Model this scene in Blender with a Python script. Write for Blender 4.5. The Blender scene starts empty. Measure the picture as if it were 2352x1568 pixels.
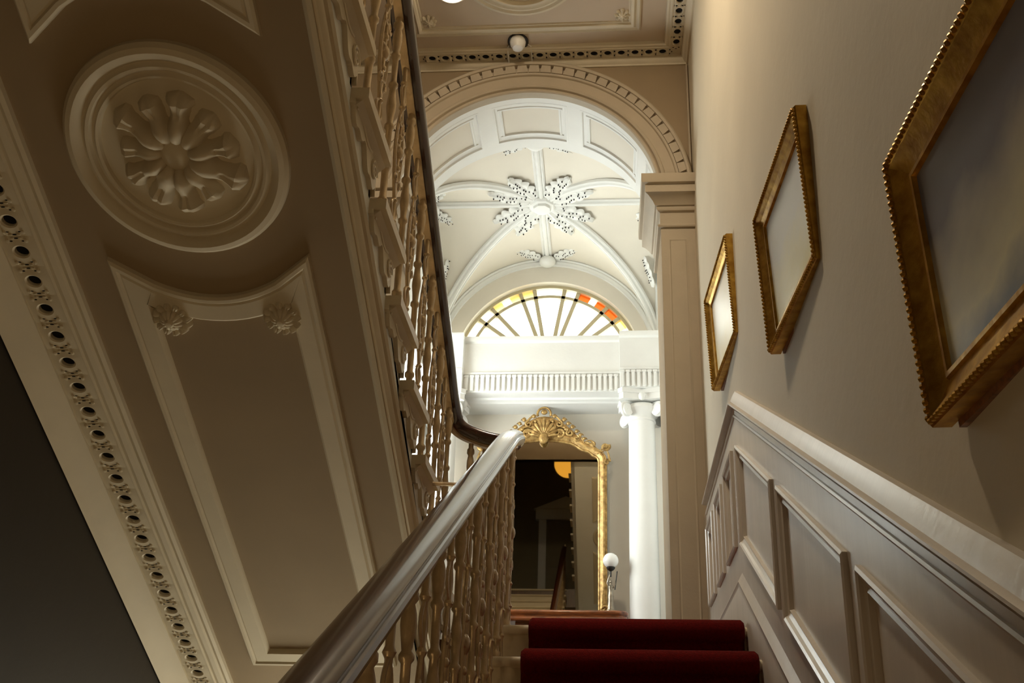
import bpy, math, random
from math import sin, cos, pi, sqrt, tan, atan2, radians as RAD
from mathutils import Vector, Matrix
random.seed(7)
V = Vector
S = bpy.context.scene
COL = S.collection
ZO = 1.492                       # eye height above the hall floor; all coordinates below are relative to the eye

# ------------------------------------------------------------------ camera, world, lights, exposure
P, YW, RO = RAD(22.308), RAD(4.652), RAD(1.540)
fw = V((-sin(YW)*cos(P), cos(YW)*cos(P), sin(P)))
r0 = V((cos(YW), sin(YW), 0)); u0 = r0.cross(fw)
rt = cos(RO)*r0 + sin(RO)*u0; up = -sin(RO)*r0 + cos(RO)*u0
cam = bpy.data.cameras.new('camera'); co = bpy.data.objects.new('camera', cam); COL.objects.link(co)
co.matrix_world = Matrix(((rt.x, up.x, -fw.x, 0), (rt.y, up.y, -fw.y, 0), (rt.z, up.z, -fw.z, ZO), (0, 0, 0, 1)))
cam.sensor_fit = 'HORIZONTAL'; cam.sensor_width = 36; cam.lens = 36*2349.81/2352
cam.shift_x = -(1213.77-1176)/2352; cam.shift_y = (961.76-784)/2352
cam.clip_start = 0.05
S.camera = co

w = bpy.data.worlds.new('sky'); S.world = w; w.use_nodes = True
bg = w.node_tree.nodes['Background']; bg.inputs[0].default_value = (0.93, 0.97, 1.0, 1); bg.inputs[1].default_value = 3.0

def area(name, loc, direction, sx, sy, power, color):
    l = bpy.data.lights.new(name, 'AREA'); l.shape = 'RECTANGLE'; l.size = sx; l.size_y = sy; l.energy = power; l.color = color
    o = bpy.data.objects.new(name, l); COL.objects.link(o); o.location = (loc[0], loc[1], loc[2]+ZO)
    o.rotation_euler = V(direction).to_track_quat('-Z', 'Y').to_euler()
    return o
area('daylight_side_window', (-1.80, 7.02, 2.65), (1, 0, 0.40), 1.9, 1.2, 88, (0.97, 0.98, 1.0))
area('daylight_fanlight', (-0.5, 8.30, 4.35), (0, -1, -0.35), 1.5, 0.9, 14, (1.0, 0.97, 0.9))
area('soffit_fill_at_door', (-1.15, 5.0, -.5), (0, -1, 0), .9, 1.5, 31, (1.0, 0.86, 0.63))  # warm fill for the stair soffit, sent through the added door
cy = S.cycles; cy.use_light_tree = False
cy.max_bounces = 6; cy.diffuse_bounces = 4; cy.glossy_bounces = 3; cy.transmission_bounces = 2; cy.caustics_reflective = False; cy.caustics_refractive = False
S.view_settings.view_transform = 'Standard'; S.view_settings.look = 'None'
S.view_settings.exposure = 0.45; S.view_settings.gamma = 1.0; S.view_settings.use_curve_mapping = False

# ------------------------------------------------------------------ materials
def srgb(c):
    return tuple(((x/255)/12.92 if x/255 <= .04045 else ((x/255+.055)/1.055)**2.4) for x in c) + (1,)
def mat(name, rgb, rough=.6, metal=0, var=.08, scale=6, bump=0.0, bscale=60, rgb2=None, coat=0, stretch=None, spec=.5):
    m = bpy.data.materials.new(name); m.use_nodes = True
    nt = m.node_tree; b = nt.nodes['Principled BSDF']
    b.inputs['Roughness'].default_value = rough; b.inputs['Metallic'].default_value = metal
    b.inputs['Specular IOR Level'].default_value = spec
    if coat: b.inputs['Coat Weight'].default_value = coat; b.inputs['Coat Roughness'].default_value = .12
    tc = nt.nodes.new('ShaderNodeTexCoord'); mp = nt.nodes.new('ShaderNodeMapping')
    nt.links.new(tc.outputs['Object'], mp.inputs[0])
    if stretch: mp.inputs['Scale'].default_value = stretch
    n = nt.nodes.new('ShaderNodeTexNoise'); n.inputs['Scale'].default_value = scale; n.inputs['Detail'].default_value = 5
    nt.links.new(mp.outputs[0], n.inputs['Vector'])
    cr = nt.nodes.new('ShaderNodeValToRGB'); a = srgb(rgb)
    c2 = srgb(rgb2) if rgb2 else tuple(x*(1-var) for x in a[:3]) + (1,)
    c1 = a if rgb2 else tuple(min(1, x*(1+var)) for x in a[:3]) + (1,)
    cr.color_ramp.elements[0].position = .3; cr.color_ramp.elements[1].position = .7
    cr.color_ramp.elements[0].color = c2; cr.color_ramp.elements[1].color = c1
    nt.links.new(n.outputs['Fac'], cr.inputs[0]); nt.links.new(cr.outputs[0], b.inputs['Base Color'])
    if bump:
        n2 = nt.nodes.new('ShaderNodeTexNoise'); n2.inputs['Scale'].default_value = bscale; n2.inputs['Detail'].default_value = 4
        nt.links.new(mp.outputs[0], n2.inputs['Vector'])
        bp = nt.nodes.new('ShaderNodeBump'); bp.inputs['Strength'].default_value = bump; bp.inputs['Distance'].default_value = .01
        nt.links.new(n2.outputs['Fac'], bp.inputs['Height']); nt.links.new(bp.outputs[0], b.inputs['Normal'])
    return m
M = {}
M['wall'] = mat('cream_wall_paint', (208, 197, 174), .75, var=.04, scale=2, bump=.12, bscale=25)
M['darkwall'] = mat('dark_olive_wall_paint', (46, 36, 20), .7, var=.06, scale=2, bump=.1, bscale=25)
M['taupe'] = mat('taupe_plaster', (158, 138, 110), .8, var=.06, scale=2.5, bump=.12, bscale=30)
M['plaster'] = mat('cream_plaster_moulding', (216, 204, 180), .65, var=.05, scale=5, bump=.10, bscale=40)
M['ceilp'] = mat('pinkish_ceiling_plaster', (204, 186, 164), .7, var=.04, scale=3, bump=.08, bscale=25)
M['white'] = mat('white_plaster', (236, 236, 232), .6, var=.03, scale=4, bump=.08, bscale=40)
M['vault'] = mat('pale_vault_plaster', (228, 221, 207), .7, var=.03, scale=3, bump=.08, bscale=25)
M['arch'] = mat('stone_coloured_arch_paint', (180, 166, 144), .65, var=.05, scale=5, bump=.08)
M['wain'] = mat('cream_gloss_woodwork', (218, 210, 198), .26, var=.04, scale=4, bump=.05, bscale=15, stretch=(1, 3, .4))
M['iron'] = mat('bronzed_cast_iron', (192, 170, 136), .32, metal=.35, var=.15, scale=30, bump=.15, bscale=90)
M['string'] = mat('cream_stair_paint', (220, 206, 178), .45, var=.05, scale=6, bump=.06)
M['rail'] = mat('dark_mahogany', (66, 30, 18), .22, var=.3, scale=5, stretch=(14, 1, 14), coat=.6, rgb2=(38, 16, 9))
M['carpet'] = mat('red_carpet_pile', (100, 9, 4), .95, var=.25, scale=120, bump=.6, bscale=300, spec=.15)
M['gold'] = mat('gilded_frame', (222, 178, 80), .36, metal=.75, var=.2, scale=25, bump=.12, bscale=70, rgb2=(164, 118, 42))
M['gold2'] = mat('antique_gold_leaf', (214, 178, 112), .42, metal=.5, var=.25, scale=30, bump=.2, bscale=80, rgb2=(120, 88, 44))
M['wood'] = mat('varnished_walnut', (150, 84, 40), .3, var=.3, scale=6, stretch=(2, 14, 14), coat=.5, rgb2=(84, 40, 16))
M['stone'] = mat('pale_hall_stone', (206, 194, 170), .5, var=.08, scale=3)
M['hole_shade'] = mat('painted_hole_shade', (14, 12, 10), .95)  # near-black tone that paints the shade inside plaster holes
M['black'] = mat('black_metal', (24, 22, 20), .4)
M['silver'] = mat('silvered_bronze', (150, 140, 124), .35, metal=.8, var=.25, scale=40)
M['plastic'] = mat('white_plastic', (232, 230, 226), .4, var=.01)
M['bar'] = mat('window_bar_paint', (196, 184, 150), .5, var=.05)
M['doorp'] = mat('olive_door_paint', (120, 108, 76), .5, var=.06)
M['floorw'] = mat('hall_floor_boards', (96, 66, 42), .4, var=.2, scale=5, stretch=(8, 1, 1))
def glassy(name, rgb, tr):
    m = bpy.data.materials.new(name); m.use_nodes = True; nt = m.node_tree; nt.nodes.clear()
    o = nt.nodes.new('ShaderNodeOutputMaterial'); t = nt.nodes.new('ShaderNodeBsdfTransparent'); g = nt.nodes.new('ShaderNodeBsdfGlossy')
    n = nt.nodes.new('ShaderNodeTexNoise'); n.inputs['Scale'].default_value = 35
    mx0 = nt.nodes.new('ShaderNodeMixRGB'); mx0.inputs[1].default_value = srgb(rgb); mx0.inputs[2].default_value = srgb(tr)
    nt.links.new(n.outputs['Fac'], mx0.inputs[0]); nt.links.new(mx0.outputs[0], t.inputs[0])
    g.inputs['Roughness'].default_value = .05; mx = nt.nodes.new('ShaderNodeMixShader'); mx.inputs[0].default_value = .05
    nt.links.new(t.outputs[0], mx.inputs[1]); nt.links.new(g.outputs[0], mx.inputs[2]); nt.links.new(mx.outputs[0], o.inputs[0]); return m
M['glass'] = glassy('clear_window_glass', (250, 250, 246), (240, 244, 242))
M['amber'] = glassy('amber_stained_glass', (222, 152, 80), (206, 126, 56))
M['pale_amber'] = glassy('pale_yellow_stained_glass', (236, 206, 140), (246, 236, 200))
def mirror_mat():
    m = mat('silvered_mirror', (214, 208, 190), .015, metal=1, var=.02); return m
M['mirror'] = mirror_mat()
def emis(name, rgb, st):
    m = bpy.data.materials.new(name); m.use_nodes = True; b = m.node_tree.nodes['Principled BSDF']
    b.inputs['Base Color'].default_value = srgb(rgb); b.inputs['Emission Color'].default_value = srgb(rgb); b.inputs['Emission Strength'].default_value = st
    return m
M['lamp'] = emis('amber_lamp_glass', (236, 168, 60), 0.9)
M['lamp'].cycles.emission_sampling = 'NONE'
M['hall_fill'] = emis('hall_fill_globe', (255, 216, 158), 16.5)  # glow of the added hall lamp that fills the soffit
M['ceil_lamp'] = emis('lit_ceiling_bowl', (255, 236, 210), 1.2)
M['ceil_lamp'].cycles.emission_sampling = 'NONE'
M['stair_fill'] = emis('stairwell_fill_bowl', (255, 234, 202), 195.0)  # glow of the lamp added out of view above the stairs
M['opal'] = mat('opal_glass', (240, 240, 236), .12, var=.01, coat=.4)
def painting(name, stops, sc, w1):
    m = bpy.data.materials.new(name); m.use_nodes = True; nt = m.node_tree; b = nt.nodes['Principled BSDF']; b.inputs['Roughness'].default_value = .3
    tc = nt.nodes.new('ShaderNodeTexCoord'); sp = nt.nodes.new('ShaderNodeSeparateXYZ'); nt.links.new(tc.outputs['Generated'], sp.inputs[0])
    n = nt.nodes.new('ShaderNodeTexNoise'); n.inputs['Scale'].default_value = sc; n.inputs['Detail'].default_value = 6
    nt.links.new(tc.outputs['Generated'], n.inputs['Vector'])
    a = nt.nodes.new('ShaderNodeMath'); a.operation = 'MULTIPLY_ADD'; a.inputs[1].default_value = w1
    nt.links.new(n.outputs['Fac'], a.inputs[0]); nt.links.new(sp.outputs['Z'], a.inputs[2])
    cr = nt.nodes.new('ShaderNodeValToRGB'); e = cr.color_ramp.elements
    e[0].position = stops[0][0]; e[0].color = srgb(stops[0][1]); e[1].position = stops[-1][0]; e[1].color = srgb(stops[-1][1])
    for p_, c_ in stops[1:-1]:
        k = e.new(p_); k.color = srgb(c_)
    nt.links.new(a.outputs[0], cr.inputs[0]); nt.links.new(cr.outputs[0], b.inputs['Base Color']); return m
M['paint1'] = painting('pale_yellow_landscape_painting', [(.25, (246, 228, 160)), (.6, (252, 248, 222)), (1.2, (250, 248, 240))], 3, .5)
M['paint2'] = painting('misty_blue_and_yellow_painting', [(.2, (240, 226, 150)), (.5, (250, 246, 216)), (.75, (236, 238, 238)), (1.2, (230, 233, 236))], 3, .4)
M['paint3'] = painting('stormy_blue_grey_painting', [(.25, (110, 126, 160)), (.5, (226, 224, 196)), (.8, (176, 174, 170)), (1.2, (120, 122, 140))], 2.5, .6)

# ------------------------------------------------------------------ mesh helpers
WM = {}
class MB:
    def __init__(s): s.v = []; s.f = []
    def add(s, vs, fs):
        o = len(s.v); s.v += [V(p) for p in vs]; s.f += [tuple(i+o for i in f) for f in fs]; return s
    def box(s, x0, x1, y0, y1, z0, z1):
        return s.add([(x0, y0, z0), (x1, y0, z0), (x1, y1, z0), (x0, y1, z0), (x0, y0, z1), (x1, y0, z1), (x1, y1, z1), (x0, y1, z1)],
                     [(0, 3, 2, 1), (4, 5, 6, 7), (0, 1, 5, 4), (1, 2, 6, 5), (2, 3, 7, 6), (3, 0, 4, 7)])
    def prism(s, poly, off):
        n = len(poly); off = V(off); a = [V(p) for p in poly]
        return s.add(a + [p+off for p in a], [tuple(range(n))[::-1], tuple(range(n, 2*n))] + [(i, (i+1) % n, n+(i+1) % n, n+i) for i in range(n)])
    def sweep(s, prof, frames, closed=True, loop=False, caps=True):
        n = len(prof); o = []
        for (p, a, b) in frames:
            p, a, b = V(p), V(a), V(b); o += [p + a*u + b*v for u, v in prof]
        m = len(frames); fs = []
        for j in range(m if loop else m-1):
            k = (j+1) % m
            for i in range(n if closed else n-1):
                i2 = (i+1) % n; fs.append((j*n+i, j*n+i2, k*n+i2, k*n+i))
        if caps and closed and not loop: fs += [tuple(range(n))[::-1], tuple((m-1)*n+i for i in range(n))]
        return s.add(o, fs)
    def lathe(s, prof, c=(0, 0, 0), seg=16, ax=None):
        c = V(c); X, Y, Z = ax if ax else (V((1, 0, 0)), V((0, 1, 0)), V((0, 0, 1)))
        n = len(prof); o = []
        for j in range(seg):
            a = 2*pi*j/seg; d = X*cos(a)+Y*sin(a); o += [c + d*r + Z*h for r, h in prof]
        fs = [(j*n+i, ((j+1) % seg)*n+i, ((j+1) % seg)*n+i+1, j*n+i+1) for j in range(seg) for i in range(n-1)]
        if prof[0][0] > 1e-5: fs.append(tuple(j*n for j in range(seg))[::-1])
        if prof[-1][0] > 1e-5: fs.append(tuple(j*n+n-1 for j in range(seg)))
        return s.add(o, fs)
    def tube(s, path, rad, seg=8, loop=False):
        path = [V(p) for p in path]; n = len(path); fr = []; prev = None
        for i in range(n):
            if loop: t = path[(i+1) % n]-path[i-1]
            else: t = path[min(i+1, n-1)]-path[max(i-1, 0)]
            t.normalize()
            if prev is None:
                a = t.cross(V((0, 0, 1)) if abs(t.z) < .9 else V((1, 0, 0))).normalized()
            else:
                a = (prev - t*prev.dot(t)).normalized()
            prev = a; r = rad[i] if isinstance(rad, (list, tuple)) else rad
            fr.append((path[i], a*r, t.cross(a)*r))
        return s.sweep([(cos(2*pi*k/seg), sin(2*pi*k/seg)) for k in range(seg)], fr, loop=loop)
    def ball(s, c, r, seg=12, rings=8):
        rx, ry, rz = r if isinstance(r, (list, tuple)) else (r, r, r)
        prof = [(max(sin(pi*i/rings), 0), -cos(pi*i/rings)) for i in range(rings+1)]
        return s.lathe(prof, c, seg, (V((rx, 0, 0)), V((0, ry, 0)), V((0, 0, rz))))
    def grid(s, fn, nu, nv):
        o = [fn(i/nu, j/nv) for i in range(nu+1) for j in range(nv+1)]
        return s.add(o, [(i*(nv+1)+j, (i+1)*(nv+1)+j, (i+1)*(nv+1)+j+1, i*(nv+1)+j+1) for i in range(nu) for j in range(nv)])
    def mesh(s, name, m, ang=38, org=None):
        me = bpy.data.meshes.new(name); o = V(org) if org else V((0, 0, 0))
        me.from_pydata([tuple(p-o) for p in s.v], [], s.f); me.materials.append(M[m] if isinstance(m, str) else m)
        import bmesh
        bm = bmesh.new(); bm.from_mesh(me); bmesh.ops.remove_doubles(bm, verts=bm.verts, dist=1e-6); bmesh.ops.recalc_face_normals(bm, faces=bm.faces); bm.to_mesh(me); bm.free()
        me.polygons.foreach_set('use_smooth', [True]*len(me.polygons)); me.set_sharp_from_angle(angle=RAD(ang)); return me
    def build(s, name, m, parent=None, org=None, ang=38):
        if org is None:
            xs = [p.x for p in s.v]; ys = [p.y for p in s.v]; zs = [p.z for p in s.v]
            org = V(((min(xs)+max(xs))/2, (min(ys)+max(ys))/2, min(zs)))
        return inst(name, s.mesh(name, m, ang, org), Matrix.Translation(org), parent)
TZ = Matrix.Translation((0, 0, ZO))
def inst(name, me, mw, parent=None):
    o = bpy.data.objects.new(name, me); COL.objects.link(o); WM[o] = mw
    if parent: o.parent = parent; o.matrix_basis = WM[parent].inverted() @ mw
    else: o.matrix_basis = TZ @ mw
    return o
def frame(o, x, y, z):
    return Matrix(((x[0], y[0], z[0], o[0]), (x[1], y[1], z[1], o[1]), (x[2], y[2], z[2], o[2]), (0, 0, 0, 1)))
def tag(o, label, cat, group=None):
    o['label'] = label; o['category'] = cat
    if group: o['group'] = group
    return o
def thing(name, label, cat, loc, group=None):
    return tag(inst(name, None, Matrix.Translation(loc)), label, cat, group)
def struct(name, mb=None, m=None, label=None, loc=(0, 0, 0)):
    o = mb.build(name, m) if mb else inst(name, None, Matrix.Translation(loc))
    o['kind'] = 'structure'
    if label: o['label'] = label
    return o
BOX = lambda *a: MB().box(*a)

# ------------------------------------------------------------------ key dimensions (metres, relative to the eye)
AN = RAD(28.07); T = tan(AN); CA, SA = cos(AN), sin(AN)
W = .57; LW = -1.80                        # right and left wall planes
ZF, ZL, ZU = -1.492, .763, 3.836
ZL2 = .796           # hall floor, half landing, upper landing
YT, R1, H1 = 3.96, .33, .173462               # lower flight
R2, H2, Y20 = .30, .16, 4.665              # upper flight: nosing n at Y20 - R2 n
YA, YB = 5.585, 6.16                       # arch wall
XC, ZC = -.515, 3.816                      # arch centre
VC, VY, VA, VB, VH, ZS = -.51, 7.06, .98, .90, .98, 3.84   # vault
YE = 7.96
ZCEI = 4.962

# ------------------------------------------------------------------ shell
struct('floor_hall', BOX(LW-.2, W+.2, -4.2, 4.95, ZF-.15, ZF), 'stone', 'pale stone hall floor at the foot of the stairs')
fl = MB(); fl.box(-.46, W, YT+.02, YE+.2, ZL-.30, ZL); fl.box(-.70, -.46, 4.27, YE+.2, ZL-.30, ZL); fl.box(LW, -.70, 4.56, YE+.2, ZL-.36, ZL)
struct('floor_landing', fl, 'floorw', 'half landing floor at the top of the lower flight')
wu = MB(); wu.box(LW, -1.60, 4.70, 4.90, ZF, ZL-.28); wu.box(-.70, W, 4.70, 4.90, ZF, ZL-.28); wu.box(-1.60, -.70, 4.70, 4.90, .25, ZL-.28)
struct('wall_under_landing', wu, 'wall', 'wall closing the space below the half landing')
gd = struct('door_3', None, None, 'unseen glazed door added below the half landing to light the soffit', (-1.15, 4.8, ZF))  # unseen door, added so that light reaches the soffit from below
for b_ in ((-1.60, -1.50, ZF, .25), (-.80, -.70, ZF, .25), (-1.5, -.8, ZF, ZF+.3), (-1.5, -.8, .15, .25), (-1.165, -1.135, ZF+.3, .15)): BOX(b_[0], b_[1], 4.78, 4.82, b_[2], b_[3]).build('door_frame', 'white', gd)
for i in range(2):
    for j in range(3): z_ = ZF+.3; BOX(-1.5+.35*i, -1.15+.35*i, 4.798, 4.802, z_+.447*j, z_+.447*(j+1)).build('pane', 'glass', gd)
struct('floor_upper', BOX(LW, W, -3.2, -1.06, ZU-.30, ZU), 'floorw', 'upper landing floor behind the stairwell')
wr = MB(); wr.box(W, W+.2, -4.2, YB, ZF, 7.0)
struct('wall_right', wr, 'wall', 'cream painted stairwell wall hung with gilt frames')
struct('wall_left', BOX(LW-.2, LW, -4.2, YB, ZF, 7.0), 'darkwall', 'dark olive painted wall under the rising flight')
bw = MB(); bw.box(LW-.2, W+.2, -3.2, -3.0, ZU, 7.0)
struct('wall_back_upper', bw, 'doorp', 'dim wall of the upper landing')
bw = MB(); bw.box(LW-.2, -1.15, -4.2, -4.0, ZF, ZU); bw.box(-.05, W+.2, -4.2, -4.0, ZF, ZU); bw.box(-1.15, -.05, -4.2, -4.0, .55, ZU)
struct('wall_back', bw, 'wall', 'wall of the lower hall around the entrance')
d2 = struct('door_2', None, None, 'closed panelled entrance door of the hall', (-.6, -4.1, ZF))
BOX(-1.15, -.05, -4.12, -4.06, ZF, .55).build('door_leaf', 'doorp', d2)
for (a_, b_, c_, d_) in ((-1.05, -.66, .2, .9), (-.54, -.15, .2, .9), (-1.05, -.66, 1.05, 1.9), (-.54, -.15, 1.05, 1.9)): BOX(a_, b_, -4.07, -4.04, ZF+c_, ZF+d_).build('door_panel', 'doorp', d2)
struct('ceiling_hall', BOX(LW, W, -4.2, -3.0, ZU-.3, ZU), 'wall')
struct('ceiling_upper', BOX(LW-.2, W+.2, -3.2, 2.1, 7.0, 7.15), 'vault')
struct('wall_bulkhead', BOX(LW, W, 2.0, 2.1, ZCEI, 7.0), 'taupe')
# arch wall with its round headed opening
def arc(c, r, a0, a1, n): return [(c[0]+r*cos(a0+(a1-a0)*i/n), c[1]+r*sin(a0+(a1-a0)*i/n)) for i in range(n+1)]
RI = .871; RW = .90
jx = XC+RI
pts = [(jx, ZL-.3), (W, ZL-.3), (W, 5.15), (LW, 5.15), (LW, ZL-.3), (2*XC-jx, ZL-.3), (2*XC-jx, ZC)] + arc((XC, ZC), RW, pi, 0, 48) + [(jx, ZC)]
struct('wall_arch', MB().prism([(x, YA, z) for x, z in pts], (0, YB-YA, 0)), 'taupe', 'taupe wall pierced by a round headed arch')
# vaulted bay walls
bx0, bx1 = VC-VA, VC+VA
struct('wall_bay_right', BOX(bx1, W+.2, YB, YE+.25, ZL-.3, 5.15), 'white', 'white wall of the vaulted bay')
bl = MB(); wy0, wy1, wz0, wz1 = 6.42, 7.62, 1.75, 3.55
bl.box(bx0-.2, bx0, YB, wy0, ZL-.3, 5.15); bl.box(bx0-.2, bx0, wy1, YE+.25, ZL-.3, 5.15); bl.box(bx0-.2, bx0, wy0, wy1, ZL-.3, wz0); bl.box(bx0-.2, bx0, wy0, wy1, wz1, 5.15)
struct('wall_bay_left', bl, 'white', 'white bay wall with a tall side window')
FCX, FCZ, FR = -.495, 3.785, .812
pts = [(bx0-.2, ZL-.3), (bx1+.2, ZL-.3), (bx1+.2, 5.15), (FCX, 5.15), (FCX, FCZ+FR)] + arc((FCX, FCZ), FR, pi/2, 0, 24)[1:] + [(FCX-FR, FCZ)] + arc((FCX, FCZ), FR, pi, pi/2, 24)[1:] + [(FCX, 5.15), (bx0-.2, 5.15)]
we = MB()
half1 = [(FCX-FR, FCZ)] + arc((FCX, FCZ), FR, pi, pi/2, 24)[1:] + [(FCX, 5.15), (bx0-.2, 5.15), (bx0-.2, FCZ)]
half2 = arc((FCX, FCZ), FR, pi/2, 0, 24) + [(bx1+.2, FCZ), (bx1+.2, 5.15), (FCX, 5.15)]
for h_ in (half1, half2): we.prism([(x, YE, z) for x, z in h_], (0, .22, 0))
we.box(bx0-.2, bx1+.2, YE, YE+.22, ZL-.3, FCZ)
struct('wall_end', we, 'vault', 'pale end wall of the vaulted bay behind the gilt mirror')

# ------------------------------------------------------------------ stairwell ceiling with cornice
ceil = struct('ceiling', BOX(LW, W, 2.0, YA, ZCEI, ZCEI+.12), 'ceilp', 'panelled taupe plaster ceiling above the arch')
def bandz(prof, path, outs):            # level moulding: prof (out, z), path of (x,y), outs = outward unit normals per segment
    fr = []
    for i, p in enumerate(path):
        a = V(outs[max(i-1, 0)]); b = V(outs[min(i, len(outs)-1)])
        d = a if (a-b).length < 1e-4 else a+b
        fr.append(((p[0], p[1], 0), (d.x, d.y, 0), (0, 0, 1)))
    return fr
cp = [(0, 4.898), (.012, 4.898), (.016, 4.908), (.03, 4.916), (.036, 4.93), (.045, 4.938), (.05, 4.94), (.05, 4.955), (.125, 4.955), (.125, 4.938), (.135, 4.934), (.142, 4.94), (.155, 4.936), (.165, 4.942), (.17, 4.962), (0, 4.962)]
cornice = struct('trim_ceiling_cornice', MB().sweep(cp, bandz(cp, [(LW, YA), (W, YA), (W, 2.05)], [(0, -1), (-1, 0)])), 'plaster', 'pierced plaster cornice around the stairwell ceiling')
def pierced_tile(pu, pv, hu, hv, depth=.03):
    mb = MB(); n = 24; rim = []; inn = []; deep = []
    for k in range(n):
        a = 2*pi*k/n; c, s_ = cos(a), sin(a); q = 1/max(abs(c)/(pu/2), abs(s_)/(pv/2))
        rim.append((c*q, s_*q, 0)); inn.append((c*hu, s_*hv, 0)); deep.append((c*hu, s_*hv, -depth))
    lip = [(c*hu*1.25, s_*hv*1.25, .004) for c, s_ in [(cos(2*pi*k/n), sin(2*pi*k/n)) for k in range(n)]]
    mb.add(rim+lip+inn+deep, [(o*n+k, o*n+(k+1) % n, (o+1)*n+(k+1) % n, (o+1)*n+k) for o in range(3) for k in range(n)])
    for sx in (-1, 1):
        for sy in (-1, 1):      # small leaf tips in the corners
            mb.ball((sx*pu*.36, sy*pv*.27, 0), (pu*.085, pv*.07, .007), 8, 4)
            mb.ball((sx*pu*.44, sy*pv*.12, 0), (pu*.04, pv*.07, .006), 8, 4)
    return mb
def hole_shade_disc(hu, hv, depth=.03):
    n = 16; mb = MB().add([(cos(2*pi*k/n)*hu*1.02, sin(2*pi*k/n)*hv*1.02, -depth+.004) for k in range(n)], [tuple(range(n))])  # near-black disc paints the shade at the bottom of the hole
    for sx in (-1, 1):          # near-black ovals painting slit shade beside the round piercing
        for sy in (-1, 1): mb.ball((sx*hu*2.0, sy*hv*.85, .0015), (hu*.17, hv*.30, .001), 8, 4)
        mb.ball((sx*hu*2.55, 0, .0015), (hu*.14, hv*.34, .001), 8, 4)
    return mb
TP = .0925
tm = pierced_tile(TP, .075, .024, .022, .012).mesh('pierced_tile', 'plaster'); vm = hole_shade_disc(.024, .022, .012).mesh('piercing', 'hole_shade')
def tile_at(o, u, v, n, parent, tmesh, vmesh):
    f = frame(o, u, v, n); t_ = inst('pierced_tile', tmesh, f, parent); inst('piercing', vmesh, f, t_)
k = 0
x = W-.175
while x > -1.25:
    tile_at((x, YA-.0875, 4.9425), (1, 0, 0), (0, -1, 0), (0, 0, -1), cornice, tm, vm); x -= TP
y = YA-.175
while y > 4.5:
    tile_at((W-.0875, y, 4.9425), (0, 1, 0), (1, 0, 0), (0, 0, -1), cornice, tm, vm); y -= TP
# ceiling panel frame, rosettes, roundel
def rect_frame(x0, x1, y0, y1, z, prof):     # prof (inward, down)
    fr = []
    for (x, y, dx, dy) in ((x0, y0, 1, 1), (x1, y0, -1, 1), (x1, y1, -1, -1), (x0, y1, 1, -1)):
        fr.append(((x, y, z), (dx, dy, 0), (0, 0, -1)))
    return MB().sweep(prof, fr, loop=True)
mp = [(0, 0), (0, .012), (.01, .02), (.02, .012), (.03, .012), (.045, .026), (.06, .02), (.065, .008), (.075, .008), (.08, 0)]
rect_frame(-1.27, .24, 4.15, 5.30, ZCEI, mp).build('panel_moulding', 'plaster', ceil)
def ring_lathe(prof, c, n, u, seg=64):
    n = V(n); u = V(u); return MB().lathe(prof, c, seg, (u, n.cross(u), n))
ring_lathe([(.40, 0), (.395, .018), (.375, .024), (.36, .014), (.345, .02), (.33, .012), (.32, .012), (.31, .03), (.295, .03), (.285, .008), (.2, .006), (0, .006)], (-.52, 4.735, ZCEI), (0, 0, -1), (1, 0, 0)).build('roundel', 'plaster', ceil)
def petal(L, wd, h, n=10, m=6, flare=1.0):
    mb = MB()
    ws = [.45, .75, .92, 1, .98, .86, .80, .92, 1.0*flare, .8*flare, .25]; hs = [.5, .9, 1.05, 1.05, .95, .8, .72, .85, .95, .7, .1]
    def fn(a, b):
        t = a*10; i = min(int(t), 9); f = t-i; ww = (ws[i]*(1-f)+ws[i+1]*f)*wd/2; hh = (hs[i]*(1-f)+hs[i+1]*f)*h
        s_ = b*2-1; lob = 1+.10*cos(a*20)*abs(s_)
        return (a*L, s_*ww*lob, hh*(1-abs(s_)**2.2)*(1-.22*math.exp(-(s_/.20)**2)*(a > .5)))
    return mb.grid(fn, n*2, m*2)
def rosette(parent, c, n, u, r, k=12, h=.03, m='plaster'):
    n = V(n).normalized(); u = V(u).normalized(); v = n.cross(u)
    me = petal(r, r*.5, h, 6, 4).mesh('petal', m)
    cb = MB().lathe([(r*.30, 0), (r*.28, h*.9), (r*.15, h*1.25), (0, h*1.3)], c, 14, (u, v, n)).build('rosette', m, parent)
    for i in range(k):
        a = 2*pi*i/k; d = u*cos(a)+v*sin(a); inst('petal', me, frame(V(c), d, n.cross(d), n), cb)
rosette(ceil, (.12, 5.17, ZCEI), (0, 0, -1), (1, 0, 0), .055, 8, .02)
rosette(ceil, (-1.15, 5.17, ZCEI), (0, 0, -1), (1, 0, 0), .055, 8, .02)
rosette(ceil, (-.52, 4.735, ZCEI-.006), (0, 0, -1), (1, 0, 0), .16, 10, .03)

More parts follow.
